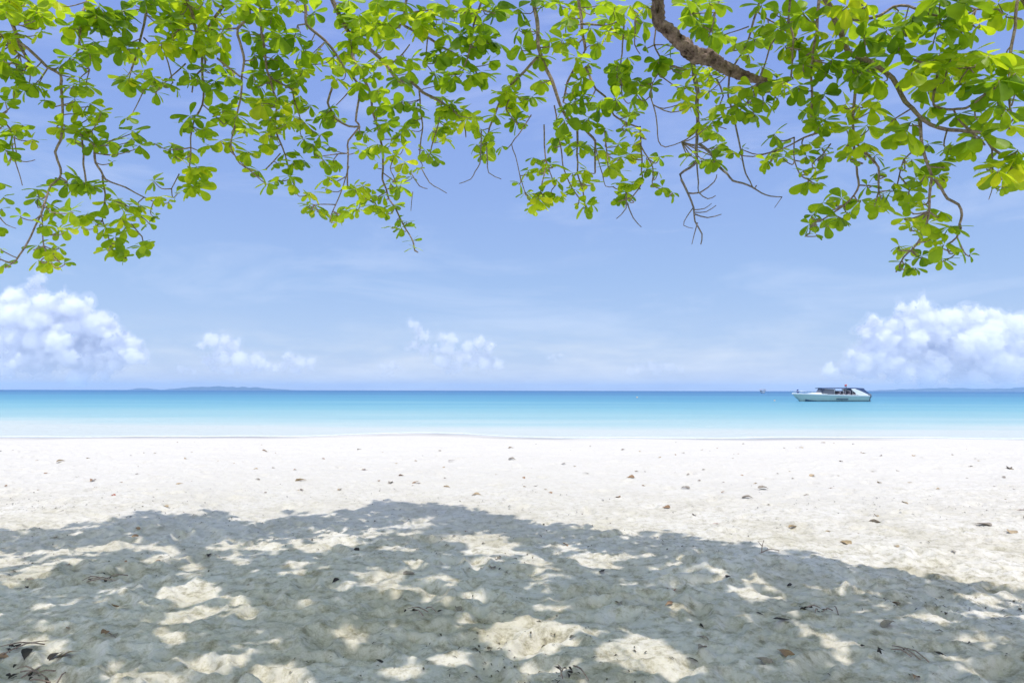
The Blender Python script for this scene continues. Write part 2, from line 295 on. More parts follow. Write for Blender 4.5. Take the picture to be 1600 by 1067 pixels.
# leaf template: obovate blade, folded along the midrib, drooping; unit length along +X
TT = [0, .12, .3, .5, .7, .86, .96, 1.0]; WW = [.012, .045, .135, .215, .265, .245, .155, .04]
LV = []; LQ = []
for t, w_ in zip(TT, WW):
    dz = -.16*t*t
    LV += [(t, -w_, dz+.10*w_), (t, -w_*.5, dz-.03*w_), (t, 0, dz-.09*w_-.004), (t, w_*.5, dz-.03*w_), (t, w_, dz+.10*w_)]
for k in range(len(TT)-1):
    for j in range(4):
        a = k*5+j; LQ.append((a, a+1, a+6, a+5))
LV = np.array(LV); LQ = np.array(LQ)
class Leaves:
    def __init__(s): s.V = []; s.T = []
    def add(s, base, d, up, L, tone, wid=1.0, curl=1.0):
        d = Vector(d).normalized(); y = Vector(up).cross(d)
        if y.length < 1e-3: y = Vector((1, 0, 0))
        y.normalize(); z = d.cross(y)
        A = np.array([d, y, z]); P = LV.copy(); P[:, 1] *= wid; P[:, 2] *= curl
        s.V.append((P*L) @ A + np.array(base)); s.T.append(np.full(len(LV), tone))
    def build(s, name, mat, parent, off):
        n = len(s.V)
        if n == 0: return None
        V = np.concatenate(s.V)-np.array(off); q = (LQ[None]+(np.arange(n)*len(LV))[:, None, None]).reshape(-1, 4)
        me = npmesh(name, V, q); a = me.attributes.new('tone', 'FLOAT', 'POINT'); a.data.foreach_set('value', np.concatenate(s.T).astype(np.float32))
        return link(name, me, mat, parent)
class Tubes:
    def __init__(s): s.v = []; s.f = []
    def add(s, pts, rad, sides=6, sub=3, rough=0.0):
        pts = [Vector(q) for q in pts]
        if len(pts) < 2: return
        P = []; Rr = []
        for i in range(len(pts)-1):
            p0 = pts[max(i-1, 0)]; p1 = pts[i]; p2 = pts[i+1]; p3 = pts[min(i+2, len(pts)-1)]
            for k in range(sub):
                t = k/sub
                P.append(.5*((2*p1)+(p2-p0)*t+(2*p0-5*p1+4*p2-p3)*t*t+(3*p1-p0-3*p2+p3)*t**3)); Rr.append(rad[i]*(1-t)+rad[i+1]*t)
        P.append(pts[-1]); Rr.append(rad[-1])
        b0 = len(s.v); ref = Vector((.31, .2, .93))
        for i, q in enumerate(P):
            d = (P[min(i+1, len(P)-1)]-P[max(i-1, 0)])
            if d.length < 1e-6: d = Vector((0, 0, 1))
            d.normalize(); x = d.cross(ref)
            if x.length < .05: x = d.cross(Vector((1, 0, 0)))
            x.normalize(); y = d.cross(x)
            for k in range(sides):
                a = 2*math.pi*k/sides; rr = Rr[i]
                if rough: rr *= 1+rough*(.6*mnoise.noise(Vector((q.x*9+math.cos(a)*1.7, q.y*9+math.sin(a)*1.7, q.z*9)))+(.5*mnoise.noise(Vector((q.x*31+math.cos(a)*4, q.y*31+math.sin(a)*4, q.z*31))) if rough > .3 else 0))
                s.v.append(q+x*math.cos(a)*rr+y*math.sin(a)*rr)
        n = len(P)
        for i in range(n-1):
            for k in range(sides):
                s.f.append((b0+i*sides+k, b0+i*sides+(k+1) % sides, b0+(i+1)*sides+(k+1) % sides, b0+(i+1)*sides+k))
        s.f.append(tuple(b0+k for k in range(sides))[::-1]); s.f.append(tuple(b0+(n-1)*sides+k for k in range(sides)))
    def build(s, name, mat, parent, off):
        return pyd(name, s.v, s.f, mat, parent, True, off)

# foliage masses and branches as they hang in the picture: photo pixels
BLOBS = [(12,55,18,25),(55,30,30,28),(62,55,10,10),(90,8,20,12),(130,35,30,35),(150,25,25,25),(165,40,15,12),(135,70,22,25),(140,90,14,10),(110,95,16,14),(125,105,12,10),(115,122,8,6),(95,107,14,9),(55,108,15,10),(20,105,22,20),(15,130,18,25),(55,140,22,25),(70,160,8,10),(8,165,10,20),(125,150,30,22),(135,175,25,18),(155,180,15,10),(20,200,22,18),(35,200,10,18),(100,205,15,14),(130,212,30,10),(198,188,12,12),(205,210,18,12),(190,35,20,18),(230,20,60,25),(265,45,30,22),(195,38,20,10),(270,80,25,25),(250,85,25,18),(205,80,30,18),(205,95,18,14),(185,68,10,6),(205,125,22,14),(225,115,20,12),(190,125,10,8),(260,125,30,14),(245,150,15,14),(275,140,14,14),(290,35,20,35),(305,20,15,20),(320,50,25,30),(340,70,25,25),(330,20,25,20),(365,25,15,18),(385,10,15,12),(345,80,18,12),(300,75,18,14),(320,120,22,18),(295,120,15,10),(345,125,20,25),(330,145,18,12),(390,55,12,15),(300,195,22,18),(320,200,15,18),(355,180,22,25),(370,155,15,12),(385,190,20,30),(395,120,10,20),
(405,25,10,25),(430,20,20,22),(455,15,18,25),(490,25,12,15),(410,60,14,20),(435,65,20,25),(460,60,12,15),(410,90,20,18),(440,90,18,18),(470,85,15,10),(495,85,10,8),(480,105,25,14),(425,115,30,20),(410,130,18,15),(465,125,25,18),(420,150,30,22),(465,150,22,18),(485,170,12,14),(420,180,30,20),(460,195,25,20),(430,205,35,18),(500,215,20,8),(525,120,22,25),(520,95,15,12),(545,15,20,20),(560,35,25,22),(555,65,25,25),(540,75,14,20),(600,15,20,18),(590,45,20,20),(605,55,20,25),(600,70,18,12),(570,95,25,25),(590,110,20,18),(590,130,20,20),(570,140,14,18),(630,10,20,12),(650,25,30,20),(665,40,25,18),(690,30,22,30),(700,60,15,15),(630,100,20,14),(640,115,15,10),(625,140,20,18),(620,165,18,22),(645,170,12,25),(600,175,20,20),(595,200,22,20),(630,205,22,12),(570,210,12,10),(680,85,20,20),(700,95,25,22),(720,75,25,30),(745,55,25,30),(765,30,20,22),(770,65,15,20),(765,100,8,10),(735,15,25,18),(775,15,15,10),(680,120,15,14),(710,120,20,15),(740,115,22,18),(750,130,18,14),(700,140,20,14),(690,170,22,22),(710,170,18,18),(720,185,20,20),(680,205,16,14),(700,200,18,14),(740,185,15,8),(755,205,20,16),(775,185,16,10),(790,140,15,18),(785,155,20,10),(795,170,10,12),(515,185,20,15),(505,190,12,10),(530,190,10,10),
(810,20,14,15),(812,50,12,14),(830,50,12,20),(815,80,14,14),(845,15,15,18),(875,10,15,15),(885,35,14,18),(860,70,18,12),(855,90,20,18),(880,80,20,20),(895,65,12,14),(915,10,14,18),(945,20,20,25),(960,20,20,15),(985,15,20,12),(975,30,25,10),(930,60,18,18),(960,55,22,18),(980,60,12,20),(975,100,25,15),(960,120,30,20),(980,130,25,22),(1005,40,10,18),(1010,15,10,20),(1008,75,7,8),(1035,95,14,8),(1025,105,18,14),(1018,140,12,12),(990,160,20,20),(960,150,20,20),(995,185,20,14),(1050,75,8,15),(1065,20,20,15),(1085,10,18,12),(1110,10,18,12),(1125,12,14,14),(1080,30,15,10),(1090,45,18,15),(1100,55,16,14),(1125,55,18,16),(1150,75,20,10),(1065,110,14,10),(1070,140,15,10),(1085,120,20,20),(1080,165,18,18),(1110,140,18,18),(1110,120,15,15),(1090,200,20,18),(1120,200,22,18),(1120,170,20,12),(1130,185,15,10),(1155,145,14,18),(1175,140,15,12),(1155,175,30,18),(1180,185,18,18),(1195,165,10,15),(1190,15,12,15),(1185,60,18,25),(1170,90,14,14),(1190,110,15,15),(810,120,14,12),(845,130,14,14),(810,160,20,20),(840,165,20,18),(815,190,18,15),(900,150,25,20),(925,165,20,20),(900,130,25,12),(875,185,20,18),(920,185,22,18),(910,100,15,20),(940,160,10,10),(960,205,25,15),(1000,210,15,10),(880,215,18,10),
(1215,35,18,25),(1245,25,25,22),(1240,60,20,20),(1220,50,15,18),(1290,15,25,15),(1320,15,30,25),(1330,40,25,15),(1355,15,15,18),(1230,85,25,18),(1260,90,20,20),(1280,55,15,18),(1280,95,18,20),(1305,70,15,20),(1220,120,22,20),(1255,115,25,25),(1290,120,18,20),(1300,100,18,12),(1250,140,20,15),(1215,160,20,12),(1210,145,15,15),(1260,165,25,22),(1285,155,18,18),(1345,80,25,30),(1350,105,30,30),(1365,65,20,15),(1340,120,22,18),(1320,110,18,12),(1370,130,20,15),(1385,55,20,12),(1400,25,14,12),(1425,35,20,12),(1410,50,14,20),(1405,80,15,18),(1455,15,20,15),(1480,15,25,18),(1465,40,18,18),(1490,40,25,18),(1510,15,20,12),(1530,45,20,14),(1560,15,25,14),(1575,30,18,14),(1500,55,20,8),(1460,70,10,12),(1450,95,30,14),(1480,100,30,16),(1465,125,35,30),(1495,140,20,22),(1450,150,20,18),(1425,120,15,15),(1520,90,25,10),(1540,105,25,20),(1580,90,22,12),(1575,130,35,22),(1550,150,25,15),(1590,150,15,12),(1510,125,12,15),(1560,165,20,10),(1345,170,20,10),(1360,175,15,15),(1325,185,14,30),(1270,200,25,20),(1290,195,20,18),(1210,215,12,8),(1400,192,18,8),(1425,205,30,18),(1455,175,20,8),(1500,185,25,10),(1535,190,22,14),(1570,180,20,14),(1580,205,20,18),(1520,215,25,8),(1355,205,20,12),
(8,240,10,16),(16,250,8,6),(50,222,10,5),(118,222,14,10),(155,235,18,14),(170,225,10,12),(185,242,8,5),(175,255,4,4),(125,280,25,18),(120,300,22,14),(105,290,12,10),(145,295,14,10),(58,300,10,5),(78,295,8,8),(60,315,12,7),(78,325,16,10),(5,312,7,8),(2,330,3,8),(85,335,14,10),(110,335,18,10),(135,340,14,8),(185,315,20,12),(190,330,18,14),(165,320,12,8),(220,325,10,10),(215,340,14,12),(243,341,7,5),(233,352,6,8),(72,357,14,9),(93,362,12,12),(105,362,8,7),(128,358,10,8),(150,355,18,10),(165,360,14,12),(190,345,14,10),(195,360,20,8),(180,375,18,10),(175,395,14,10),(195,405,8,8),(220,390,16,12),(230,380,10,8),(165,390,8,5),(2,392,6,5),(8,415,8,5),(60,388,12,6),(91,390,9,7),(60,412,13,12),(80,415,12,14),(100,415,8,8),(85,400,8,8),(205,222,14,8),(217,232,10,10),(243,227,6,3),(268,232,10,9),(272,245,8,8),(295,240,12,10),(300,260,18,14),(318,265,10,10),(295,290,20,14),(310,300,12,8),(315,287,8,6),(240,288,12,6),(248,312,10,12),(263,318,6,6),(275,305,8,8),(325,232,15,10),(345,225,14,10),(385,235,20,16),(360,225,15,10),
(412,230,14,10),(405,272,12,14),(420,290,12,8),(432,282,6,3),(445,245,12,8),(458,258,12,10),(475,255,9,6),(453,280,12,6),(462,295,10,10),(435,258,8,5),(475,222,15,6),(490,230,10,8),(515,233,8,7),(505,255,14,14),(525,255,12,10),(515,282,18,12),(510,298,6,8),(485,305,10,8),(485,325,20,10),(495,332,16,10),(480,325,8,5),(525,340,14,14),(540,335,10,14),(525,350,6,5),(560,305,18,15),(552,295,8,6),(580,310,14,14),(557,330,8,10),(585,325,16,12),(600,310,12,10),(575,235,14,14),(590,230,12,10),(610,228,12,8),(560,238,8,6),(630,232,8,8),(590,258,6,8),(615,247,10,6),(632,258,12,12),(655,265,6,6),(642,280,8,7),(618,282,8,6),(625,295,14,14),(610,290,10,10),(670,245,12,12),(682,253,8,6),(663,237,8,5),(615,325,10,8),(598,335,10,6),(613,358,8,8),(627,360,6,12),(635,350,8,8),(645,380,8,8),(648,390,4,8),(625,345,8,5),(755,245,12,12),(745,230,10,8),(765,228,12,12),(785,232,8,8),(695,220,10,4),
(870,225,14,10),(890,230,14,15),(905,235,16,14),(920,232,10,14),(833,250,7,8),(845,268,14,10),(825,270,10,10),(860,260,10,5),(812,290,8,6),(822,305,10,8),(845,305,18,14),(868,285,8,10),(870,310,14,16),(880,305,8,8),(830,330,8,8),(845,320,12,6),(917,270,7,10),(895,275,6,10),(912,290,14,14),(925,290,6,8),(903,320,7,6),(915,325,8,14),(925,323,7,7),(898,300,5,8),(945,240,14,15),(965,230,16,12),(950,265,20,12),(965,272,10,12),(970,250,16,10),(985,245,14,10),(990,230,10,12),(968,290,10,6),(988,292,14,9),(970,315,10,10),(980,305,14,8),(984,318,4,6),(1010,250,8,8),(1010,268,10,8),(1030,250,10,8),(1028,272,6,8),(1035,297,10,7),(1051,305,6,9),(1080,245,8,14),(1095,255,10,12),(1120,240,18,14),(1115,255,14,8),(1145,240,10,12),(1160,235,6,4),(1197,255,8,12),
(1215,235,14,14),(1203,250,8,14),(1225,250,8,10),(1265,230,14,12),(1285,235,10,6),(1260,248,10,6),(1285,248,9,8),(1255,270,10,8),(1262,290,9,16),(1277,290,6,10),(1275,265,8,8),(1325,228,10,10),(1350,230,18,12),(1328,250,9,12),(1368,248,8,10),(1350,245,10,8),(1370,275,10,12),(1355,295,10,6),(1380,310,20,18),(1345,318,12,12),(1375,328,14,10),(1395,300,10,12),(1398,290,8,6),(1315,315,14,9),(1285,323,14,6),(1310,345,14,18),(1270,340,9,6),(1265,355,8,14),(1275,370,7,8),(1290,355,12,8),(1328,335,10,10),(1405,265,8,8),(1425,255,14,6),(1430,285,18,12),(1445,280,14,14),(1420,305,12,14),(1470,260,20,8),(1468,278,8,12),(1400,222,12,8),(1450,230,12,12),(1420,322,10,6),(1440,317,10,10),(1450,335,16,10),(1470,335,12,10),(1415,345,10,5),(1425,360,8,12),(1450,355,18,14),(1405,388,9,9),(1425,390,12,6),(1415,415,9,12),(1430,423,9,10),(1440,405,12,6),(1485,360,16,12),(1475,390,20,12),(1472,410,12,10),(1500,395,10,12),(1515,402,8,6),(1455,375,14,12),(1485,235,10,12),(1510,235,18,14),(1535,225,25,10),(1540,262,14,9),(1560,275,14,25),(1565,295,10,8),(1580,260,18,22),(1590,240,12,15),(1542,278,5,5)]
# branch systems: each = list of (polyline, width at start px, width at end px); first one reaches the top of the picture
BR = [
 [([(12,-30),(12,22),(25,50),(32,75),(45,95)],9,5),([(32,68),(55,85),(75,107),(95,117),(97,150),(97,195),(95,220),(87,237),(95,262),(94,277),(78,290),(64,335),(40,385),(20,412),(0,405)],5,2.5),([(94,277),(105,284)],3,2),([(64,330),(68,385),(75,400)],2,2)],
 [([(97,195),(125,210),(145,225),(150,255),(165,280),(195,293),(240,315)],4.5,2),([(128,212),(132,270),(135,290)],3,3),([(160,275),(165,305),(160,345)],3,2),([(165,310),(195,320),(215,335)],2,2),([(160,345),(172,380)],2,2),([(205,350),(222,370)],2,2)],
 [([(-10,40),(15,72),(30,85),(45,95)],4,3),([(0,180),(18,205),(20,240),(35,290)],3,1.4),([(22,215),(28,250),(42,254),(55,250)],2,1.2)],
 [([(0,340),(10,350),(25,357)],2,1)],
 [([(150,-30),(130,20),(125,50),(122,80)],5,3),([(130,20),(170,22),(220,15)],4,2),([(125,60),(120,90),(140,110)],3,2)],
 [([(283,-20),(300,20),(307,50),(315,60),(318,140),(316,165),(308,180)],6,3),([(360,-5),(335,30),(318,55)],5,4),([(318,75),(320,105),(305,120),(300,145)],4,2.5),([(308,50),(280,47)],3,2),([(318,165),(335,180),(350,195)],2.5,2),([(290,100),(255,130),(230,130)],2.5,2),([(305,180),(298,215),(297,245),(295,285)],2.5,2),([(280,272),(268,295)],2,1.5)],
 [([(380,-20),(390,28),(370,45),(375,65),(382,95),(378,120),(376,155)],6,3),([(340,92),(375,120)],4,3),([(370,45),(330,47)],3,2),([(376,155),(360,230),(375,255),(400,275)],3,2),([(360,237),(385,262),(400,268)],2,1.5)],
 [([(240,-25),(225,40),(215,80),(205,110)],5,3),([(225,60),(260,90),(270,130)],3,2)],
 [([(425,-25),(405,20),(412,70),(418,110),(432,160),(430,200),(445,240),(455,280),(465,300)],5,2),([(420,120),(455,140),(470,190)],3,2),([(438,240),(415,265)],2,2)],
 [([(508,-25),(535,35),(545,52),(560,62),(580,80),(600,97),(612,115),(622,125),(645,130),(660,145),(690,160),(710,175)],8,4),([(545,55),(550,85)],6,4),([(612,100),(628,85),(640,70)],3,2),([(655,142),(660,200),(655,250)],3,2),([(710,175),(725,195),(728,215)],3,2),([(690,160),(685,190),(672,240)],2.5,2)],
 [([(550,85),(558,105),(565,120),(577,140),(583,175),(590,200),(598,235),(598,280),(608,310),(625,340),(645,375),(648,392)],5,2),([(598,270),(618,285)],2,2),([(604,300),(580,315),(560,305)],2,2),([(618,240),(610,262),(620,290)],2,1.5)],
 [([(455,-20),(477,5),(478,38),(508,65),(525,85),(540,110),(555,125),(563,140),(560,165),(556,190),(562,198),(545,220),(543,290)],5,2.5),([(478,38),(465,40)],3,2),([(543,240),(500,245)],2,1.5),([(545,260),(530,310),(520,330)],2,1.8),([(525,320),(490,320)],2,1.5)],
 [([(520,135),(512,160),(525,185),(545,197),(560,198)],4,3),([(550,138),(525,165)],2.5,1.5)],
 [([(640,-20),(628,38),(668,60),(705,82),(740,105),(752,135)],5,3),([(668,60),(665,100)],2.5,2),([(640,20),(690,15),(735,22)],3,2)],
 [([(760,-20),(740,40),(735,75),(725,105)],4,2.5),([(710,18),(733,22),(755,16)],2,1.5)],
 [([(828,-25),(838,30),(842,75),(848,95),(862,125),(870,150),(877,170),(890,190),(910,200),(930,220),(930,270)],8,3),([(842,88),(820,112),(800,132),(780,162),(765,200),(755,240)],5,2.5),([(902,196),(902,270),(912,300),(915,325)],4,2),([(850,195),(853,255),(845,300)],2.5,2),([(866,165),(880,260),(893,295),(905,310)],2.5,2),([(830,180),(800,225),(812,275),(820,300)],2,1.5),([(853,250),(868,290)],2,1.5),([(930,225),(945,290),(958,292)],2,1.3),([(800,150),(790,170),(805,190)],2.5,2)],
 [([(902,-20),(908,30),(912,60),(915,78),(900,105),(887,130),(880,160)],6,3),([(908,38),(950,40),(975,30)],4,2),([(950,40),(960,50)],4,3),([(915,105),(930,140),(945,150),(960,180),(980,192),(1000,200)],4,2.5),([(1000,198),(1003,250),(1003,285),(990,305),(982,310)],3,2),([(1000,225),(1020,262),(1020,290),(1035,297),(1050,303)],2.5,1.5),([(945,205),(950,260)],2.5,2),([(975,40),(970,100),(972,150)],3,2)],
 [([(1195,-20),(1178,30),(1170,60),(1155,90)],4.5,2.5),([(1170,42),(1140,52)],2.5,1.5),([(1185,20),(1215,40),(1235,55)],3,2)],
 [([(1130,-20),(1118,20),(1110,50)],3,2),([(1118,20),(1080,22)],2,1.5)],
 [([(1028,20),(1022,70),(1035,100),(1020,130),(1017,150),(1025,180),(1028,220),(1040,230),(1065,222)],3,1.6),([(992,30),(992,70),(1000,85)],3,1.5)],
 [([(1280,-25),(1300,22),(1312,45),(1322,75),(1330,85),(1365,100),(1395,122),(1403,140),(1415,160),(1435,180),(1455,195),(1480,202),(1535,208),(1550,230),(1575,252)],11,4),([(1280,0),(1276,50),(1270,80),(1268,110),(1268,190),(1275,205)],5,3.5),([(1437,185),(1440,230),(1450,260),(1455,275),(1452,330),(1447,355),(1435,380),(1412,402),(1400,425)],6,2.5),([(1460,280),(1480,310),(1497,320),(1503,335),(1500,350),(1495,370),(1480,382)],5,3),([(1430,235),(1412,250),(1405,275)],3,2),([(1550,230),(1552,290),(1545,312)],3,1.2),([(1490,178),(1510,200),(1530,215)],3,2)],
 [([(1310,32),(1350,30),(1375,25),(1395,12),(1420,10),(1440,20),(1470,27),(1500,27),(1525,15)],5,3),([(1525,15),(1560,15)],3,2),([(1420,10),(1410,50),(1408,80)],2,2)],
 [([(1408,60),(1410,88),(1440,98),(1465,108)],4,4),([(1465,108),(1458,163),(1480,172),(1510,170),(1535,152),(1560,125)],4,4),([(1490,172),(1500,190),(1520,205)],3,2),([(1465,108),(1530,105)],3,2)],
 [([(1338,110),(1333,180),(1335,240),(1343,290),(1335,305),(1320,320),(1300,335),(1270,350),(1265,365)],5,2.5),([(1338,225),(1362,248),(1372,262),(1373,300)],4,3),([(1290,205),(1255,215),(1225,232),(1212,236)],3.5,2),([(1241,215),(1241,250),(1250,275),(1262,280)],2.5,2),([(1298,225),(1285,242)],2.5,2)],
 [([(1235,-10),(1232,30),(1240,58),(1238,95),(1236,120)],4,3),([(1225,40),(1205,70),(1195,100),(1185,130)],3,2)],
 [([(1345,-10),(1352,40),(1350,75),(1355,105)],5,4)],
]
# the same tree carries on past both sides of the picture
BLOBS += [(x-250+40*((i*7) % 3-1), y, a, b_) for i, (x, y, a, b_) in enumerate(BLOBS) if x < 245 and i % 4]
BLOBS += [(x+310+30*((i*5) % 3-1), y*.9, a, b_) for i, (x, y, a, b_) in enumerate(BLOBS) if 1385 < x <= 1600 and i % 4]
BR += [[([(x-250, y) for x, y in pl], a, b_) for pl, a, b_ in BR[k]] for k in (0, 1, 4)]
BR += [[([(x+310, y*.9) for x, y in pl], a, b_) for pl, a, b_ in BR[k]] for k in (20, 21)]
BARE = [
 [([(1082,92),(1085,120),(1090,145),(1089,220),(1088,252),(1078,262),(1063,272),(1070,290),(1077,305),(1083,325),(1086,345),(1096,365),(1095,382)],8,2),([(1089,240),(1092,300),(1105,310),(1118,306)],3,1.5),([(1075,302),(1095,300),(1115,285),(1120,273)],3,1.5),([(1085,328),(1100,327),(1112,318)],2,1),([(1086,332),(1104,331),(1119,321)],2,1.2),([(1086,335),(1105,341),(1127,335)],2.5,1.3),([(1083,325),(1072,340),(1068,352),(1083,357)],2,1),([(1090,348),(1084,366),(1081,382)],2,1),([(1089,200),(1115,198),(1135,202)],2.5,1.5)],
 [([(1092,225),(1110,240),(1125,262),(1145,282),(1175,292),(1190,302),(1205,307),(1222,308)],5,1.6),([(1140,110),(1138,150),(1150,200),(1158,235),(1165,270),(1178,295),(1182,290)],3.5,2),([(1222,308),(1210,325)],1.5,.8),([(1120,125),(1130,150),(1118,175)],3,2)],
 [([(752,205),(750,255),(735,280),(718,287)],2.5,1.3),([(760,230),(764,270),(783,280)],2.5,1.2)],
 [([(642,270),(655,290),(668,295)],2,1.2),([(658,262),(672,285),(698,302)],2,1.2),([(645,300),(642,330)],1.6,1)],
 [([(978,300),(978,325),(963,342)],2.5,1.2),([(980,318),(990,340),(1002,355)],2.5,1.2)],
]

def ymax(px, py):                                      # deepest place whose shadow still stays inside the shade
    Y = 10.5
    for _ in range(80):
        s_ = shadow(at(px, py, Y)); q = project(s_)
        if q[1] > edge_n(q[0])+4 or Y < 3.6: break
        Y *= .985
    return Y
YS = {}
def base_depth(px):
    k = int(round(px/40))
    if k not in YS: YS[k] = ymax(k*40, 150)
    return YS[k]
def depth(px):
    k = px/40; a = math.floor(k); t = k-a
    return base_depth(a*40)*(1-t)+base_depth(a*40+40)*t

TX, TY = 2.1, -2.6
tz0 = sand_z(TX, TY)
tree = empty('shade_tree', (TX, TY, tz0)); OFF = (TX, TY, tz0)
tag(tree, 'big shade tree with drooping leafy green branches hanging over the white beach', 'tree')
# trunk and main limbs
tr = Tubes(); tr.add([(TX, TY, tz0-.25), (TX+.02, TY, tz0+.4), (TX-.06, TY+.12, 1.4), (TX-.02, TY+.3, 2.6), (TX-.1, TY+.5, 3.5)], [.62, .44, .38, .36, .30], 18, 6, .25)
tr.build('trunk', M_BARK, tree, OFF)
FORK = Vector((TX-.1, TY+.5, 3.45))
LIMBS = [
 [(-.6, -.3, 4.9), (-3.0, 1.5, 6.4), (-5.2, 3.2, 6.9), (-7.4, 4.6, 6.8)],
 [(.6, .2, 5.0), (-.9, 2.6, 6.9), (-2.6, 4.6, 8.0), (-3.7, 5.4, 7.9)],
 [(1.6, .2, 5.2), (1.2, 2.6, 7.2), (.4, 4.8, 8.3), (.1, 6.2, 8.4)],
 [(2.0, .3, 5.0), (2.3, 2.4, 6.5), (2.2, 3.6, 7.1), (2.0, 4.9, 7.3)],
 [(2.8, -.8, 4.8), (3.8, 1.0, 5.8), (4.2, 1.8, 6.0), (4.4, 2.5, 5.9)],
 [(3.6, -1.6, 4.6), (5.6, -.6, 5.6), (7.4, .8, 5.9), (8.6, 2.0, 5.6)],
 [(1.4, -3.0, 4.8), (-.8, -3.6, 5.8), (-3.4, -3.4, 6.3), (-6.0, -2.0, 6.3)],
 [(2.8, -3.6, 4.8), (4.0, -5.2, 5.6), (5.2, -6.6, 5.8)],
]
limb_pts = []
for Lm in LIMBS:
    t = Tubes(); pts = [FORK-Vector((0, 0, .15))]+[Vector(q) for q in Lm]
    n = len(pts); rad = [.20*(1-i/(n-1))+.05 for i in range(n)]
    t.add(pts, rad, 12, 7, .22); t.build('limb', M_BARK, tree, OFF)
    for i in range(1, n-1):
        for k in range(6): limb_pts.append(pts[i].lerp(pts[i+1], k/6))
def nearest(p, pts): return min(pts, key=lambda q: (q-p).length_squared)

def px_size(Y, px): return Y/F                         # metres per photo pixel at depth Y
prand = random.Random(21)
def resample(pl, step=14):
    out = []
    for (a, b_) in zip(pl[:-1], pl[1:]):
        n = max(1, int(math.hypot(b_[0]-a[0], b_[1]-a[1])/step))
        for k in range(n): out.append((a[0]+(b_[0]-a[0])*k/n, a[1]+(b_[1]-a[1])*k/n))
    out.append(pl[-1]); return out
branches = []                                          # dict(tube, nodes[(px,py,Y,P)], leaves)
def lay(system, bare=False, scale_y=None):
    t = Tubes(); nodes = []; k0 = (scale_y or prand.uniform(.90, .975)); first = True
    for pl, w0, w1 in system:
        pts = resample(pl); ph = prand.uniform(0, 6); n = len(pts); P = []; rad = []
        for i, (x, y) in enumerate(pts):
            f_ = i/max(1, n-1)
            Y = depth(min(max(x, 0), 1600))*(k0+.012*math.sin(ph+i*.35))
            j = (prand.uniform(-1, 1)*1.0, prand.uniform(-1, 1)*1.0) if 0 < i < n-1 else (0, 0)
            q = at(x+j[0], y+j[1], Y); P.append(q); rad.append(max(.0022, .5*(w0*(1-f_)+w1*f_)*Y/F)); nodes.append((x, y, Y, q))
        if first and pl[0][1] < 0:                     # carry the branch on up to the nearest limb
            up = P[0]; L_ = nearest(up+Vector((.2, -.8, 1.2)), limb_pts)
            mid = up.lerp(L_, .5)+Vector((0, 0, .35)); hi = up+(P[0]-P[1]).normalized()*.3
            P = [L_, mid, hi]+P; rad = [rad[0]*2.0, rad[0]*1.5, rad[0]*1.1]+rad
        first = False
        t.add(P, rad, 6, 2, .12)
    return dict(t=t, nodes=nodes, lv=Leaves())
for s_ in BR: branches.append(lay(s_))
bares = [lay(s_, True) for s_ in BARE]
# thick broken limb with rough bark
t = Tubes(); pl = [(1020,-60),(1028,0),(1030,35),(1050,55),(1070,75),(1085,86),(1110,91),(1130,105),(1165,118),(1198,130),(1204,132)]
wd = [15,15,14,15,18,21,20,15,12,10,6]
Yl = ymax(1200, 130)*.98; P = [at(x, y, Yl-.05*(len(pl)-i)) for i, (x, y) in enumerate(pl)]; L_ = nearest(P[0]+Vector((0, -.6, 1)), limb_pts)
t.add([L_, P[0].lerp(L_, .5)]+P, [.09, .07]+[w_*.54*Yl/F for w_ in wd], 26, 14, .95)
o = t.build('broken_limb', M_BARK, tree, OFF); o['label'] = 'thick rough dark bark limb with a broken end among the leaves'

def rosette(lv, tubes, hub, axis, L, n, tone0, rr, wide=1.0):
    axis = Vector(axis).normalized(); a0 = rr.uniform(0, 6.28)
    u = axis.cross(Vector((.3, .9, .2))).normalized(); v = axis.cross(u)
    for k in range(n):
        a = a0+k*2.4+rr.uniform(-.3, .3); e = rr.uniform(-.95, .30) if k < n-1 else rr.uniform(0, .8)
        d = (u*math.cos(a)+v*math.sin(a))*math.cos(e)+axis*math.sin(e)
        upv = axis*math.cos(e)-(u*math.cos(a)+v*math.sin(a))*math.sin(e)
        upv = upv + (u*math.sin(a)-v*math.cos(a))*rr.uniform(-.55, .55)
        lv.add(hub+d*L*.06, d, upv, L*rr.uniform(.6, 1.1), min(1, max(0, tone0+rr.gauss(0, .17))), wide*rr.uniform(.9, 1.35), rr.uniform(.4, 1.9))

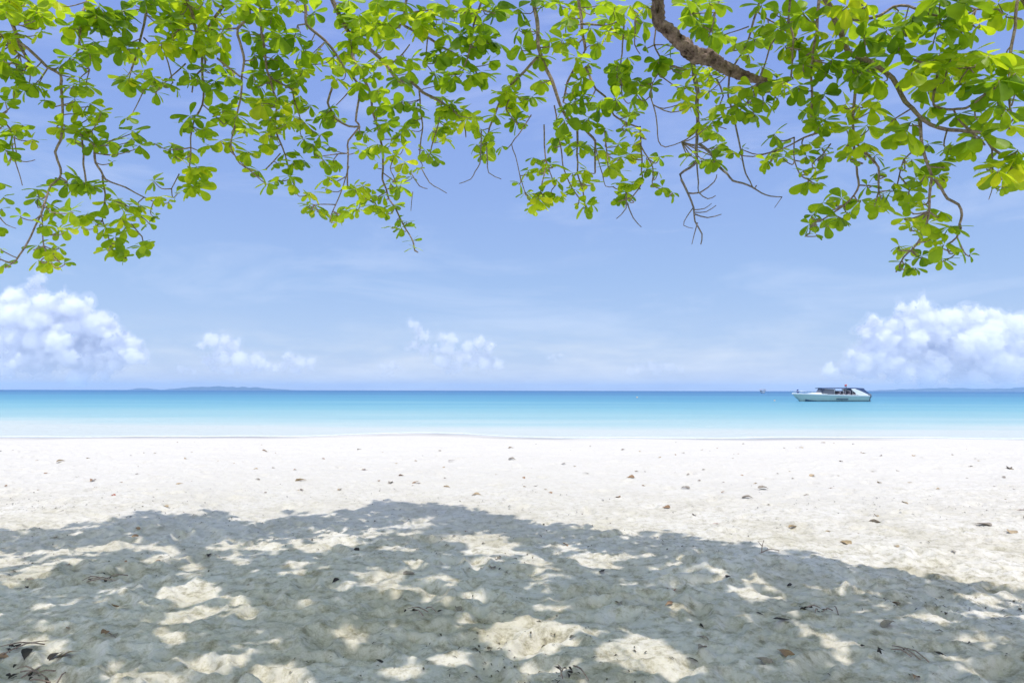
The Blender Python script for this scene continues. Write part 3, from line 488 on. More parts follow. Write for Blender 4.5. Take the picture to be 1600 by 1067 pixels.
allnodes = [(nd, br) for br in branches for nd in br['nodes']]
ndx = np.array([a[0][0] for a in allnodes]); ndy = np.array([a[0][1] for a in allnodes])
hr = random.Random(3)
for (bx, by, rx, ry) in BLOBS:
    big = max(rx, ry); Lcap = 23 if bx < 1180 else float(np.interp(bx, [1180, 1300, 1450, 1600], [28, 31, 37, 42])); Lcap += 4 if by < 90 and bx < 1180 else 0
    nh = max(1, round(rx*ry/(168.0 if bx < 1180 else 260.0))); 
    for h in range(nh):
        if nh == 1: hx, hy = bx, by
        else:
            a = hr.uniform(0, 6.28); r_ = math.sqrt(hr.random())*.75; hx = bx+rx*r_*math.cos(a); hy = by+ry*r_*math.sin(a)
        d2 = (ndx-hx)**2+((ndy-hy)*1.0)**2 + np.where(ndy > hy+8, 900, 0)
        j = int(np.argmin(d2)); nd, br = allnodes[j]
        Y = nd[2]+hr.uniform(-.35, .3); Y = min(Y, ymax(hx, hy))
        L = min(Lcap*1.0, big*1.6+3)*hr.uniform(.88, 1.1); n = 4 if big < 9 else (7 if big < 13 else hr.choice([7, 8, 9]))
        if big < 9: L = big*2.1
        hub = at(hx, hy-.22*L, Y); Lm = L*Y/F*1.05
        axis = Vector((hr.gauss(0, .4), hr.gauss(-.35, .4), 1))
        tone = .42+.25*math.sin(bx*.02+by*.031)+hr.gauss(0, .12)
        rosette(br['lv'], br['t'], hub, axis, Lm, n, tone, hr)
        q = nd[3]; tip = hub-axis.normalized()*Lm*.18
        mid = q.lerp(tip, .5)+Vector((hr.uniform(-.05, .05), hr.uniform(-.05, .05), -.10*(q-tip).length))
        if (q-tip).length < 1.6: br['t'].add([q, mid, tip, hub], [.006, .0048, .004, .003], 5, 3)
# leaves along the strongest branches' hidden upper side and the crown overhead (above the frame)
crown = random.Random(77)
anchors = []
for gx in np.arange(-9.5, 9.6, 2.1):
    for gy in np.arange(.8, 9.6, 2.1):
        anchors.append((gx+crown.uniform(-.5, .5), gy+crown.uniform(-.5, .5)))
def zmin(x, y):
    if y <= .5: return 4.4
    z = 4.2
    while z < 12:
        if project((x, y, z))[1] < -75: break
        z += .1
    return z
over = []
for ax, ay in anchors:
    q = project((ax, ay, ZG))
    if ay > 1.2 and q[1] < edge_y(q[0])+6: continue
    y_ = ay-SY*5; z_ = zmin(ax, y_)+.9
    over.append(dict(P=Vector((ax, y_, z_)), lv=Leaves(), t=Tubes(), hubs=0))
for ob in over:
    L_ = nearest(ob['P'], limb_pts); ob['root'] = L_
    ob['pl'] = [L_, L_.lerp(ob['P'], .5)+Vector((0, 0, .25)), ob['P']]
    ob['t'].add(ob['pl'], [.035, .024, .012], 7, 4, .1)
OP = np.array([tuple(o_['P']) for o_ in over])
cnt = 0
for k in range(5900):
    gx = crown.uniform(-9.5, 9.0); gy = crown.uniform(.6, 10)
    q = project((gx, gy, ZG))
    if gy > 1.2:
        if q[1] < edge_n(q[0])+(3 if crown.random() < .25 else 62) or q[0] < -500 or q[0] > 2100: continue
        if q[1] < 1100 and -40 < q[0] < 1640 and in_fleck(q[0], q[1], .75): continue
    z = zmin(gx, gy-SY*5)+crown.uniform(.05, 1.7)
    hub = Vector((gx-SX*(z-ZG), gy-SY*(z-ZG), z))
    if project(hub)[1] > -60 and hub.y > 0: continue
    j = int(np.argmin(((OP-np.array(hub))**2).sum(1))); ob = over[j]
    lv = Leaves(); rosette(lv, None, hub, (crown.gauss(0, .3), crown.gauss(0, .3), 1), crown.uniform(.21, .30), crown.choice([5, 6, 7]), .45+crown.gauss(0, .12), crown)
    for V_, T_ in zip(lv.V, lv.T):
        keep = True
        for s_ in (V_[22],):
            sp = shadow(s_); qq = project(sp)
            if sp.y > 1.2 and (in_fleck(qq[0], qq[1], 1.0) or qq[1] < edge_n(qq[0])-2): keep = False; break
        if keep: ob['lv'].V.append(V_); ob['lv'].T.append(T_); cnt += 1
    q_ = ob['P'].lerp(ob['root'], crown.uniform(0, .5))
    ob['t'].add([q_, q_.lerp(hub, .5)-Vector((0, 0, .08)), hub], [.008, .006, .004], 5, 2)
for br in branches+[o_ for o_ in over if o_['lv'].V]:
    o = br['t'].build('branch', M_TWIG, tree, OFF)
    br['lv'].build('foliage', M_LEAF, o, (0, 0, 0) if False else OFF)
for br in bares:
    o = br['t'].build('bare_twig', M_BARE, tree, OFF); o['label'] = 'leafless grey twig hanging below the foliage'
print('crown leaves', cnt)

# ------------------------------------------------------------------ far islands
def island(label, px0, px1, prof, Y, depth_m, seed, mat):
    """ridge heightfield; prof = [(photo px, metres)]"""
    x0 = (px0-CX)/F*Y; x1 = (px1-CX)/F*Y; nx, ny = 160, 28; xs = np.linspace(x0, x1, nx); vs = np.linspace(-1, 1, ny)
    H = np.interp(xs, [(a-CX)/F*Y for a, _ in prof], [h*Y/12000 for _, h in prof])
    XX = np.repeat(xs[:, None], ny, 1); VV = np.repeat(vs[None], nx, 0)
    ZZ = H[:, None]*(1-np.abs(VV)**1.6)*(1+.35*fbm(XX*.008, VV*2.2, seed, 4)) + 4*fbm(XX*.03, VV*9, seed+5, 3)-3
    ZZ = np.where(np.abs(VV) > .98, -6, ZZ); ZZ[0] = -6; ZZ[-1] = -6
    YY = Y+VV*depth_m
    xc = (x0+x1)/2
    i = np.arange(nx*ny).reshape(nx, ny)
    me = npmesh('island', np.stack([XX-xc, YY-Y, ZZ], -1).reshape(-1, 3), np.stack([i[:-1, :-1], i[1:, :-1], i[1:, 1:], i[:-1, 1:]], -1).reshape(-1, 4))
    o = link('island', me, mat); o.location = (xc, Y, 0); return o
M_ISLE = simple('island_forest', (.03, .05, .045), .9, var=.5, scale=.02, spec=.1)
tag(island('', 208, 455, [(205, -3), (216, 0), (224, 34), (233, 26), (244, -3), (262, -2), (272, 18), (300, 50), (318, 58), (336, 66), (342, 82), (350, 66), (366, 56), (385, 52), (410, 44), (420, 28), (445, 16), (456, 0)], 14300, 500, 60, M_ISLE), kind='structure', label='low forested island on the left horizon, blue with distance')
tag(island('', 1340, 1760, [(1340, 0), (1380, 26), (1420, 44), (1465, 62), (1500, 58), (1540, 50), (1580, 66), (1640, 90), (1700, 60), (1760, 0)], 14500, 400, 80, M_ISLE), kind='structure', label='long faint blue coast on the right horizon behind the speedboat')

# ------------------------------------------------------------------ haze: one box of even air round the scene
bm = bmesh.new(); bmesh.ops.create_cube(bm, size=1)
for v in bm.verts: v.co = Vector((v.co.x*33000, 0 if False else (v.co.y*17300+6900), -8.0 if v.co.z < 0 else 135.0))
me = bpy.data.meshes.new('haze'); bm.to_mesh(me); bm.free()
N = Nodes('sea_air'); pv = N.n('ShaderNodeVolumePrincipled'); pv.inputs['Color'].default_value = (.50, .74, 1, 1); pv.inputs['Density'].default_value = HAZE; pv.inputs['Anisotropy'].default_value = 0.2
N.l(pv.outputs[0], N.out.inputs['Volume'])
if HAZE: tag(link('haze', me, N.m), kind='stuff')

# ------------------------------------------------------------------ cumulus clouds far out over the sea
def cloud_mat(dens):
    N = Nodes('cloud_vapour'); pv = N.n('ShaderNodeVolumePrincipled'); pv.inputs['Color'].default_value = (.955, .965, .985, 1)
    pv.inputs['Density'].default_value = dens; pv.inputs['Anisotropy'].default_value = .15
    N.l(pv.outputs[0], N.out.inputs['Volume']); return N.m
def cloud(label, puffs, D, dens, seed, deep=.8, vox=16, amp=1.0):
    """puffs: (photo px, photo py, radius px)"""
    rr = random.Random(seed); m = D/F
    bm = bmesh.new(); c = at(puffs[0][0], puffs[0][1], D)
    for (x, y, r) in puffs:
        for k in range(1+int(8*amp)+(r > 14)*7):
            q = at(x+(rr.gauss(0, .62)*r if k else 0), y+(rr.gauss(.08, .5)*r if k else 0), D+rr.uniform(-1, 1)*deep*r*m*1.3)-c
            s_ = r*m*(.8 if k == 0 else rr.uniform(.18, .62))
            bmesh.ops.create_icosphere(bm, subdivisions=2, radius=s_, matrix=Matrix.Translation(q) @ Matrix.Diagonal((1.05, 1.05, .92, 1)))
    me = bpy.data.meshes.new('cloud'); bm.to_mesh(me); bm.free()
    o = bpy.data.objects.new('cloud', me); COL.objects.link(o)
    md = o.modifiers.new('r', 'REMESH'); md.mode = 'VOXEL'; md.voxel_size = vox
    dg = bpy.context.evaluated_depsgraph_get(); me2 = bpy.data.meshes.new_from_object(o.evaluated_get(dg)); o.modifiers.clear(); o.data = me2; bpy.data.meshes.remove(me)
    me2.name = 'cloud'
    n = len(me2.vertices); co = np.zeros(n*3, np.float32); me2.vertices.foreach_get('co', co); co = co.reshape(-1, 3)
    no = np.zeros(n*3, np.float32); me2.vertices.foreach_get('normal', no); no = no.reshape(-1, 3)
    # cauliflower billows: three octaves of rounded cells pushed out along the normal
    kk = 1 if amp >= 1 else .62
    for sc_, a_ in ((520*kk, 230*kk), (250*kk, 190*kk), (125*kk, 115*kk), (66*kk, 60*kk)):
        P = co/sc_+seed*3.7
        if sc_ < 200*kk:
            d = np.array([mnoise.fractal(Vector(q), .8, 2.1, 4) for q in P.tolist()]); co = co + no*(d*a_*.9)[:, None]; continue
        d = np.array([mnoise.voronoi(Vector(q))[0][0] for q in P.tolist()])
        co = co + no*((.55-d)*a_)[:, None]
    me2.vertices.foreach_set('co', co.astype(np.float32).ravel()); me2.update()
    me2.polygons.foreach_set('use_smooth', [True]*len(me2.polygons))
    me2.materials.clear(); me2.materials.append(cloud_mat(dens*3.2)); o.location = c
    tag(o, label, 'cloud')
    # ragged thin vapour round the core
    h = o.copy(); h.data = me2.copy(); h.name = 'cloud_fringe'; COL.objects.link(h); h.parent = o; h.location = (0, 0, 0)
    for k_ in ('label', 'category'):
        if k_ in h: del h[k_]
    f1 = np.array([mnoise.fractal(Vector(q), 1.0, 2.0, 4) for q in (co/(420*kk)+seed*5.1).tolist()])
    c2 = co + no*((60*kk+190*kk*np.clip(f1+.25, 0, None)))[:, None]
    h.data.vertices.foreach_set('co', c2.astype(np.float32).ravel()); h.data.update(); h.data.materials.clear(); h.data.materials.append(cloud_mat(dens*.34))
    return o
if CLOUDS:
    cloud('big billowing white cumulus cloud low on the left', [(30,495,26),(60,500,28),(95,480,14),(100,465,9),(120,490,22),(150,510,24),(180,520,14),(185,545,18),(212,555,14),(110,525,36),(150,545,28),(70,530,30),(15,490,18),(120,560,22),(60,560,18),(170,565,16)], 19000, .0028, 1)
    cloud('small white puff above the big left cloud', [(55,440,9),(64,436,8),(48,448,8),(58,452,10)], 19000, .0010, 2, vox=16, amp=.45)
    cloud('white cloud cut by the left edge of the view', [(-40,540,30),(0,545,16),(20,555,15),(10,570,14),(30,568,8)], 18500, .0022, 3)
    cloud('mid sized white cumulus above the left island', [(330,530,13),(350,535,14),(365,540,12),(345,552,16),(375,560,14),(400,565,14),(415,570,9),(385,575,14),(335,575,9),(360,578,10)], 20000, .0013, 4, vox=16, amp=.6)
    cloud('small white cloud right of the cumulus over the left island', [(455,565,11),(470,567,12),(445,572,9),(485,574,8),(462,577,9)], 20500, .0009, 5, vox=18, amp=.5)
    cloud('tiny white puff low above the left horizon', [(283,577,6),(292,577,6),(301,579,5)], 21000, .0006, 6, vox=14, amp=.35)
    cloud('ragged white cumulus in the middle with a curled top', [(646,508,8),(655,518,8),(662,526,8),(648,540,10),(665,545,14),(705,530,11),(700,545,14),(725,555,12),(750,535,12),(765,540,10),(740,560,16),(690,565,14),(715,572,14),(760,565,14),(780,570,9)], 20500, .0010, 7, vox=16, amp=.6)
    cloud('small low puff left of the ragged middle cumulus', [(600,571,7),(612,570,8),(622,574,5)], 21000, .0006, 8, vox=14, amp=.4)
    cloud('thin small puff between the middle cumulus and the boats', [(866,558,6),(873,555,5),(869,561,5)], 21500, .0005, 9, vox=14, amp=.35)
    cloud('pale faint cloud bank low behind the small distant boat', [(1000,575,10),(1020,572,9),(1045,573,10),(985,580,8),(1062,576,7),(1030,580,10)], 22500, .00035, 10, vox=18, amp=.5)
    cloud('huge white cloud bank low on the right', [(1437,490,18),(1430,505,20),(1400,512,16),(1370,515,15),(1358,522,10),(1460,510,24),(1490,500,18),(1520,500,20),(1550,512,20),(1590,512,24),(1640,520,30),(1420,535,28),(1470,535,34),(1530,535,36),(1590,545,34),(1380,545,22),(1350,560,18),(1400,565,22),(1460,568,24),(1520,570,24),(1580,575,22),(1330,572,12),(1300,580,9)], 19500, .0024, 11, vox=22)

# ------------------------------------------------------------------ boats
M_HULL = simple('pale_gelcoat', (.33, .47, .46), .25, var=.06, scale=2)
M_WHITE = simple('white_gelcoat', (.78, .80, .80), .25, var=.04, scale=3)
M_NAVY = simple('navy_canvas', (.045, .08, .19), .6, var=.25, scale=3)
M_DARK = simple('dark_waterline', (.025, .07, .12), .4, var=.3, scale=3)
M_TINT = simple('tinted_windshield', (.07, .085, .12), .08, var=.2, scale=2)
M_SEAT = simple('mauve_seats', (.30, .26, .30), .7, var=.3, scale=4)
M_ENG = simple('grey_outboard', (.10, .12, .16), .35, var=.2, scale=4)
M_STEEL = simple('steel_rail', (.55, .57, .58), .3, metal=.8, var=.1)
M_RED = simple('faded_red_cloth', (.50, .10, .10), .8, var=.2, scale=6)
M_PINK = simple('faded_pink_awning', (.52, .30, .34), .8, var=.2, scale=3)
M_BLUE = simple('blue_flag_cloth', (.02, .05, .22), .8, var=.2, scale=6)
M_ORANGE = simple('orange_float', (.60, .45, .28), .5, var=.15, scale=6)
def loft(sections):
    v = []; f = []; m = len(sections[0])
    for s_ in sections: v += s_
    for i in range(len(sections)-1):
        for k in range(m-1): f.append((i*m+k, i*m+k+1, (i+1)*m+k+1, (i+1)*m+k))
    return v, f
def box(v, f, a, b_):
    n = len(v); v += [(x, y, z) for x in (a[0], b_[0]) for y in (a[1], b_[1]) for z in (a[2], b_[2])]
    f += [(n, n+1, n+3, n+2), (n+4, n+6, n+7, n+5), (n, n+4, n+5, n+1), (n+2, n+3, n+7, n+6), (n, n+2, n+6, n+4), (n+1, n+5, n+7, n+3)]
def bev(o, w_=.03):
    md = o.modifiers.new('b', 'BEVEL'); md.width = w_; md.segments = 2; md.limit_method = 'ANGLE'; return o
def hull_half(x, LEN, beam, sheer):
    u = x/LEN; w_ = beam/2*min(1, 1.0-(1-min(1, u/.48))**2.1)*(1-.06*max(0, u-.6))
    return w_
def make_speedboat():
    YB = 116.0; cx = (1296-CX)/F*YB
    root = empty('speedboat', (cx, YB, 0)); root.rotation_euler = (0, 0, R(4))
    tag(root, 'long pale green and white speedboat with navy canopy anchored on the right', 'speedboat')
    LEN = 12.7; X0 = -6.7; secs = []; wl = []
    for i in range(33):
        u = i/32; x = u*LEN; w_ = hull_half(x, LEN, 3.3, 0)+.02; sh = 1.28-.26*u+.10*(1-u)**3; keel = -.55+.55*max(0, 1-u/.16)**1.6+1.22*max(0, (1-u/.10))**1.2*.75
        ch = .10+.62*max(0, 1-u/.30)**1.5
        side = [(x+X0+(0), -w_, sh), (x+X0+.05, -w_*.985, sh-.10), (x+X0+.25*(1-u), -w_*.93, (sh+ch)/2), (x+X0+.45*max(0, 1-u*2), -w_*.84, ch), (x+X0+.5*max(0, 1-u*2), -w_*.45, (ch+keel)/2-.05), (x+X0+.5*max(0, 1-u*2), 0, keel)]
        secs.append(side+[(a, -b_, c) for a, b_, c in side[-2::-1]])
    v, f = loft(secs); m = len(secs[0]); f.append(tuple(range((len(secs)-1)*m, len(secs)*m)))
    pyd('hull', v, f, M_HULL, root)
    # white rub rail at the sheer and dark boot stripe at the waterline, proud of the hull
    v = []; f = []
    for sgn in (-1, 1):
        s2 = [[(a[0][0], sgn*(abs(a[0][1])+.05), a[0][2]+.03), (a[0][0], sgn*(abs(a[0][1])+.05), a[0][2]-.16), (a[1][0], sgn*(abs(a[1][1])-.02), a[1][2]-.10)] for a in secs]
        vv, ff = loft(s2); n = len(v); v += vv; f += [tuple(q+n for q in t_) for t_ in ff]
    pyd('rub_rail', v, f, M_WHITE, root)
    v = []; f = []
    for sgn in (-1, 1):
        s2 = []
        for a in secs[4:]:
            t_ = .14; zc = a[3][2]
            s2.append([(a[3][0], sgn*(abs(a[3][1])+.03), max(zc, .05)+.02), (a[3][0], sgn*(abs(a[3][1])+.02), max(zc, .05)-.16), (a[4][0], sgn*(abs(a[4][1])+.05), max(a[4][2], -.3))])
        vv, ff = loft(s2); n = len(v); v += vv; f += [tuple(q+n for q in t__) for t__ in ff]
    pyd('boot_stripe', v, f, M_DARK, root)
    # deck and raised foredeck
    dk = [[(a[0][0], -abs(a[0][1])*(1-t_/4), a[0][2]-.02+.10*math.sin(math.pi*t_/8)) for t_ in range(9)] for a in secs]
    v, f = loft(dk); pyd('deck', v, f, M_WHITE, root)
    fd = []
    for i in range(15):
        u = i/14; x = 1.7+u*3.9; w_ = hull_half(x, LEN, 3.3, 0)*.72; h = .30*math.sin(min(1, u*1.25)*math.pi/2)*(1 if u < .9 else 1)
        fd.append([(x+X0, w_*math.cos(math.pi*(1-k/8)), 1.24-.02*i/14+h*math.sin(math.pi*k/8)**.6) for k in range(9)])
    v, f = loft(fd); f.append(tuple(range(14*9, 15*9))); pyd('foredeck_cabin', v, f, M_WHITE, root)
    # windshield: raked wrap-round
    ws = [[(4.75+X0+.0, -1.15, 1.38), (4.45+X0, -.6, 1.42), (4.35+X0, 0, 1.44), (4.45+X0, .6, 1.42), (4.75+X0, 1.15, 1.38)], [(5.15+X0, -1.08, 2.12), (4.95+X0, -.58, 2.14), (4.9+X0, 0, 2.15), (4.95+X0, .58, 2.14), (5.15+X0, 1.08, 2.12)]]
    ws = [[(6.7+X0, -1.35, 1.22)]+ws[0]+[(6.7+X0, 1.35, 1.22)], [(6.7+X0, -1.2, 2.10)]+ws[1]+[(6.7+X0, 1.2, 2.10)]]
    v, f = loft(ws); o = pyd('windshield', v, f, M_TINT, root, False); md = o.modifiers.new('s', 'SOLIDIFY'); md.thickness = .04
    # canopy roof
    cp = []
    for i in range(11):
        u = i/10; x = 4.75+u*7.2; cp.append([(x+X0, -1.38+2.76*k/8, 2.16+.07*math.sin(math.pi*k/8)+.04*math.sin(u*math.pi)-.03*(u > .95)) for k in range(9)])
    v, f = loft(cp); o = pyd('canopy', v, f, M_NAVY, root); md = o.modifiers.new('s', 'SOLIDIFY'); md.thickness = .09
    for x in (6.75, 8.3, 9.9):
        for y in (-1.3, 1.3):
            t = Tubes(); t.add([(x+X0, y, 1.08), (x+X0, y*.99, 2.15)], [.035, .035], 8, 1); t.build('canopy_post', M_STEEL, root, (0, 0, 0))
    # rows of seats and helm console
    for x in (7.3, 8.2, 9.1, 10.0):
        v = []; f = []; box(v, f, (x+X0, -1.2, .95), (x+X0+.5, 1.2, 1.32)); box(v, f, (x+X0+.42, -1.2, 1.325), (x+X0+.56, 1.2, 1.80)); bev(pyd('seat', v, f, M_SEAT, root, False), .05)
    v = []; f = []; box(v, f, (5.6+X0, -.9, 1.0), (6.2+X0, .9, 1.75)); bev(pyd('helm_console', v, f, M_SEAT, root, False), .08)
    # slanting arch wings down to the stern
    for sgn in (-1, 1):
        y0, y1 = sgn*1.52, sgn*1.40
        prof = [(9.5, 2.10), (10.15, 2.18), (11.3, 1.75), (12.45, 1.22), (12.6, 1.04), (10.9, 1.06), (10.5, 1.25)]
        v = [(a+X0, y0, z) for a, z in prof]+[(a+X0, y1, z) for a, z in prof]; n = len(prof)
        f = [tuple(range(n)), tuple(range(2*n-1, n-1, -1))]+[(k, k+n, (k+1) % n+n, (k+1) % n) for k in range(n)]
        bev(pyd('arch_wing', v, f, M_WHITE, root, False), .03)
        prof = [(10.15, 2.20), (11.7, 2.20), (12.75, 1.30), (12.45, 1.23), (11.3, 1.77)]
        v = [(a+X0, sgn*1.49, z) for a, z in prof]+[(a+X0, sgn*1.43, z) for a, z in prof]; n = len(prof)
        f = [tuple(range(n)), tuple(range(2*n-1, n-1, -1))]+[(k, k+n, (k+1) % n+n, (k+1) % n) for k in range(n)]
        pyd('aft_curtain', v, f, M_NAVY, root, False)
    v = []; f = []; box(v, f, (6.9+X0, -1.72, .34), (8.9+X0, -1.55, .52)); bev(pyd('side_vent', v, f, M_DARK, root, False), .03)
    t = Tubes(); t.add([(9.6+X0, 0, 2.2), (9.75+X0, 0, 2.95)], [.04, .025], 8, 1); t.add([(9.45+X0, -.5, 2.28), (9.62+X0, 0, 2.45), (9.45+X0, .5, 2.28)], [.04, .05, .04], 8, 2); mast = t.build('mast', M_STEEL, root, (0, 0, 0))
    v = []; f = []
    s2 = [[(9.72+X0-.42*k/5, .03*math.sin(k*1.4), 2.90-.03*k/5), (9.69+X0-.42*k/5, .03*math.sin(k*1.4+.4), 2.58-.05*k/5)] for k in range(6)]
    v, f = loft(s2); o = pyd('flag', v, f, M_RED, mast); md = o.modifiers.new('s', 'SOLIDIFY'); md.thickness = .012
    # furled blue flag on the bow
    t = Tubes(); t.add([(1.05+X0, 0, 1.25), (1.0+X0, 0, 2.1)], [.03, .025], 8, 1); pole = t.build('bow_staff', M_STEEL, root, (0, 0, 0))
    t = Tubes(); t.add([(1.05+X0, .0, 2.05), (1.0+X0, .05, 1.85), (1.0+X0, 0, 1.6), (1.05+X0, .03, 1.38)], [.07, .15, .20, .10], 9, 4, .3); t.build('furled_flag', M_BLUE, pole, (0, 0, 0))
    # bow rail
    t = Tubes()
    for sgn in (-1, 1):
        pts = [(X0+x, sgn*hull_half(x, LEN, 3.3, 0)*.88, 1.72-.02*x) for x in (.5, 1.2, 2.0, 3.0, 4.2)]
        t.add([(X0+.25, 0, 1.62)]+pts+[(X0+4.5, pts[-1][1], 1.3)], [.022]*7, 6, 3)
        for q in pts[::2]: t.add([(q[0], q[1], 1.26), q], [.018, .018], 6, 1)
    t.build('bow_rail', M_STEEL, root, (0, 0, 0))
    # three outboards
    for y in (-.85, 0, .85):
        secs2 = []
        for z, a, b_ in ((.15, .10, .10), (.55, .14, .13), (.60, .30, .20), (.95, .38, .25), (1.22, .34, .22), (1.34, .18, .12)):
            secs2.append([(13.1+X0+a*math.cos(k*math.pi/5), y+b_*math.sin(k*math.pi/5), z) for k in range(11)])
        v, f = loft(secs2); f.append(tuple(range(55, 65))); n = len(v); box(v, f, (12.65+X0, y-.1, .35), (12.95+X0, y+.1, .75)); box(v, f, (13.0+X0, y-.06, -.6), (13.25+X0, y+.06, .2))
        pyd('outboard_motor', v, f, M_ENG, root)
make_speedboat()

def make_small_boat():
    YB = 520.0; root = empty('small_boat', ((1191-CX)/F*YB, YB, 0)); root.rotation_euler = (0, 0, R(75)); root.scale = (1.25, 1.25, 1.25)
    tag(root, 'tiny distant boat with faded pink awning left of the speedboat', 'boat')
    LEN = 9; secs = []
    for i in range(15):
        u = i/14; w_ = max(.03, 1.55*math.sin(math.pi*min(1, .12+u*.62))**.7)*(min(1, u*5+.05)); sh = 1.0+.7*(1-u)**3
        side = [(u*LEN-LEN/2, -w_, sh), (u*LEN-LEN/2+.2, -w_*.8, .3), (u*LEN-LEN/2+.3, 0, -.3)]
        secs.append(side+[(a, -b_, c) for a, b_, c in side[-2::-1]])
    v, f = loft(secs); f.append(tuple(range(14*5, 15*5))); pyd('hull', v, f, M_WHITE, root)
    v, f = loft([[(a[0][0], a[0][1]*.97+1.94*abs(a[0][1])*t_/4, a[0][2]-.25) for t_ in range(5)] for a in secs]); pyd('deck', v, f, M_DARK, root)
    v = []; f = []; box(v, f, (-2.0, -1.3, .8), (2.6, 1.3, 1.7)); bev(pyd('cabin', v, f, M_DARK, root, False), .1)
    v, f = loft([[(x, -1.8+3.6*k/8, 2.05+.35*math.sin(math.pi*k/8)) for k in range(9)] for x in (-2.6, 0, 3.4)]); o = pyd('awning', v, f, M_PINK, root); md = o.modifiers.new('s', 'SOLIDIFY'); md.thickness = .1
    for x in (-2.4, 3.2):
        for y in (-1.5, 1.5):
            t = Tubes(); t.add([(x, y*.8, .8), (x, y, 2.1)], [.06, .05], 6, 1); t.build('awning_post', M_STEEL, root, (0, 0, 0))
make_small_boat()
def buoy(px, Y, r, label):
    root = empty('mooring_buoy', ((px-CX)/F*Y, Y, 0)); tag(root, label, 'buoy')
    v, f = loft([[(r*s_*math.cos(k*math.pi/8), r*s_*math.sin(k*math.pi/8), z*r) for k in range(17)] for z, s_ in ((-.6, .3), (-.4, .8), (0, 1), (.45, .85), (.75, .45), (.82, .12))]); pyd('float_body', v, f, M_ORANGE, root)
    t = Tubes(); t.add([(-.22*r, 0, .7*r), (-.2*r, 0, 1.05*r), (.2*r, 0, 1.05*r), (.22*r, 0, .7*r)], [.06*r]*4, 6, 3); t.build('lifting_eye', M_STEEL, root, (0, 0, 0))
buoy(1209, 122, .17, 'pale orange mooring buoy floating just left of the speedboat bow')
buoy(995, 172, .26, 'pale orange mooring buoy alone on the turquoise water left of both boats')

# ------------------------------------------------------------------ fallen leaves on the sand
lr = random.Random(99)
M_DRY = [simple('dry_brown_leaf', (.30, .19, .11), .8, var=.35, scale=14), simple('dry_tan_leaf', (.42, .32, .20), .8, var=.3, scale=14), simple('dry_grey_leaf', (.30, .26, .22), .85, var=.3, scale=14), simple('dry_red_leaf', (.32, .085, .035), .7, var=.3, scale=14), simple('dark_rotten_leaf', (.035, .028, .022), .85, var=.4, scale=14)]
def dry_leaf_mesh(seed, mat):
    rr = random.Random(seed); v = []; f = []; cu = rr.uniform(.5, 1.6); tw = rr.uniform(-.5, .5); roll = rr.uniform(.25, .75)
    nT = 12
    for i in range(nT+1):
        t = i/nT; w_ = float(np.interp(t, TT, WW))*rr.uniform(.85, 1.05)
        for j in range(7):
            s_ = (j-3)/3; a = s_*roll*1.6
            y = math.sin(a)*w_/max(.6, roll*1.2); z = (1-math.cos(a))*w_*1.2+.10*math.sin(t*math.pi*cu)*(.5+.5*t)
            y2 = y*math.cos(tw*t)-z*math.sin(tw*t); z2 = y*math.sin(tw*t)+z*math.cos(tw*t)
            v.append((t-.5, y2, z2+rr.uniform(-.006, .006)))
    for i in range(nT):
        for j in range(6):
            a = i*7+j; f.append((a, a+1, a+8, a+7))
    mz = min(q[2] for q in v); v = [(a, b_, c-mz) for a, b_, c in v]
    me = bpy.data.meshes.new('fallen_leaf'); me.from_pydata(v, [], f); me.update(); me.polygons.foreach_set('use_smooth', [True]*len(f)); me.materials.append(mat); return me
DRY = {k: [dry_leaf_mesh(10*k+s_, M_DRY[k]) for s_ in range(4)] for k in range(5)}
def put(px, py, L, kind, label, group=None, name='fallen_leaf', cat='leaf'):
    g = ground(px, py)
    for _ in range(3): g = ground(px, py, sand_z(g.x, g.y))
    o = bpy.data.objects.new(name, lr.choice(DRY[kind])); COL.objects.link(o)
    o.location = (g.x, g.y, sand_z(g.x, g.y)-.004); o.scale = (L, L, L); o.rotation_euler = (lr.uniform(-.25, .25), lr.uniform(-.2, .2), lr.uniform(0, 6.28))
    tag(o, label, cat, group); return o
for px, py, L, k, lab in [
 (1050,925,.17,3,'red brown dry leaf at the rim of a sunny fleck inside the tree shade'),
 (178,774,.13,3,'reddish leaf alone on bright sand above the left part of the shade'),
 (1120,818,.14,3,'russet dry leaf just above the right slope of the tree shadow'),
 (1320,849,.19,1,'long tan leaf on bright sand close above the right slope of the shadow'),
 (1535,822,.24,2,'long dark brown leaf near the right edge, left of a straw coloured one'),
 (1580,831,.22,1,'straw coloured long leaf near the right edge below a dark brown one'),
 (568,734,.17,0,'brown leaf on open bright sand straight above the peak of the shadow'),
 (257,789,.15,1,'pale tan leaf close above the left slope of the tree shadow'),
 (1270,744,.20,1,'flat straw coloured leaf on upper bright sand below the speedboat'),
 (1600,796,.19,3,'rust brown leaf cut by the right edge of the view'),
 (1040,793,.16,0,'brown curled leaf on bright sand above the shadow, right of the middle'),
 (985,747,.19,0,'brown leaf on upper bright sand just right of the middle'),
 (745,773,.20,1,'tan flat leaf on bright sand right of the shadow peak')]:
    put(px, py, L*.72, k, lab)
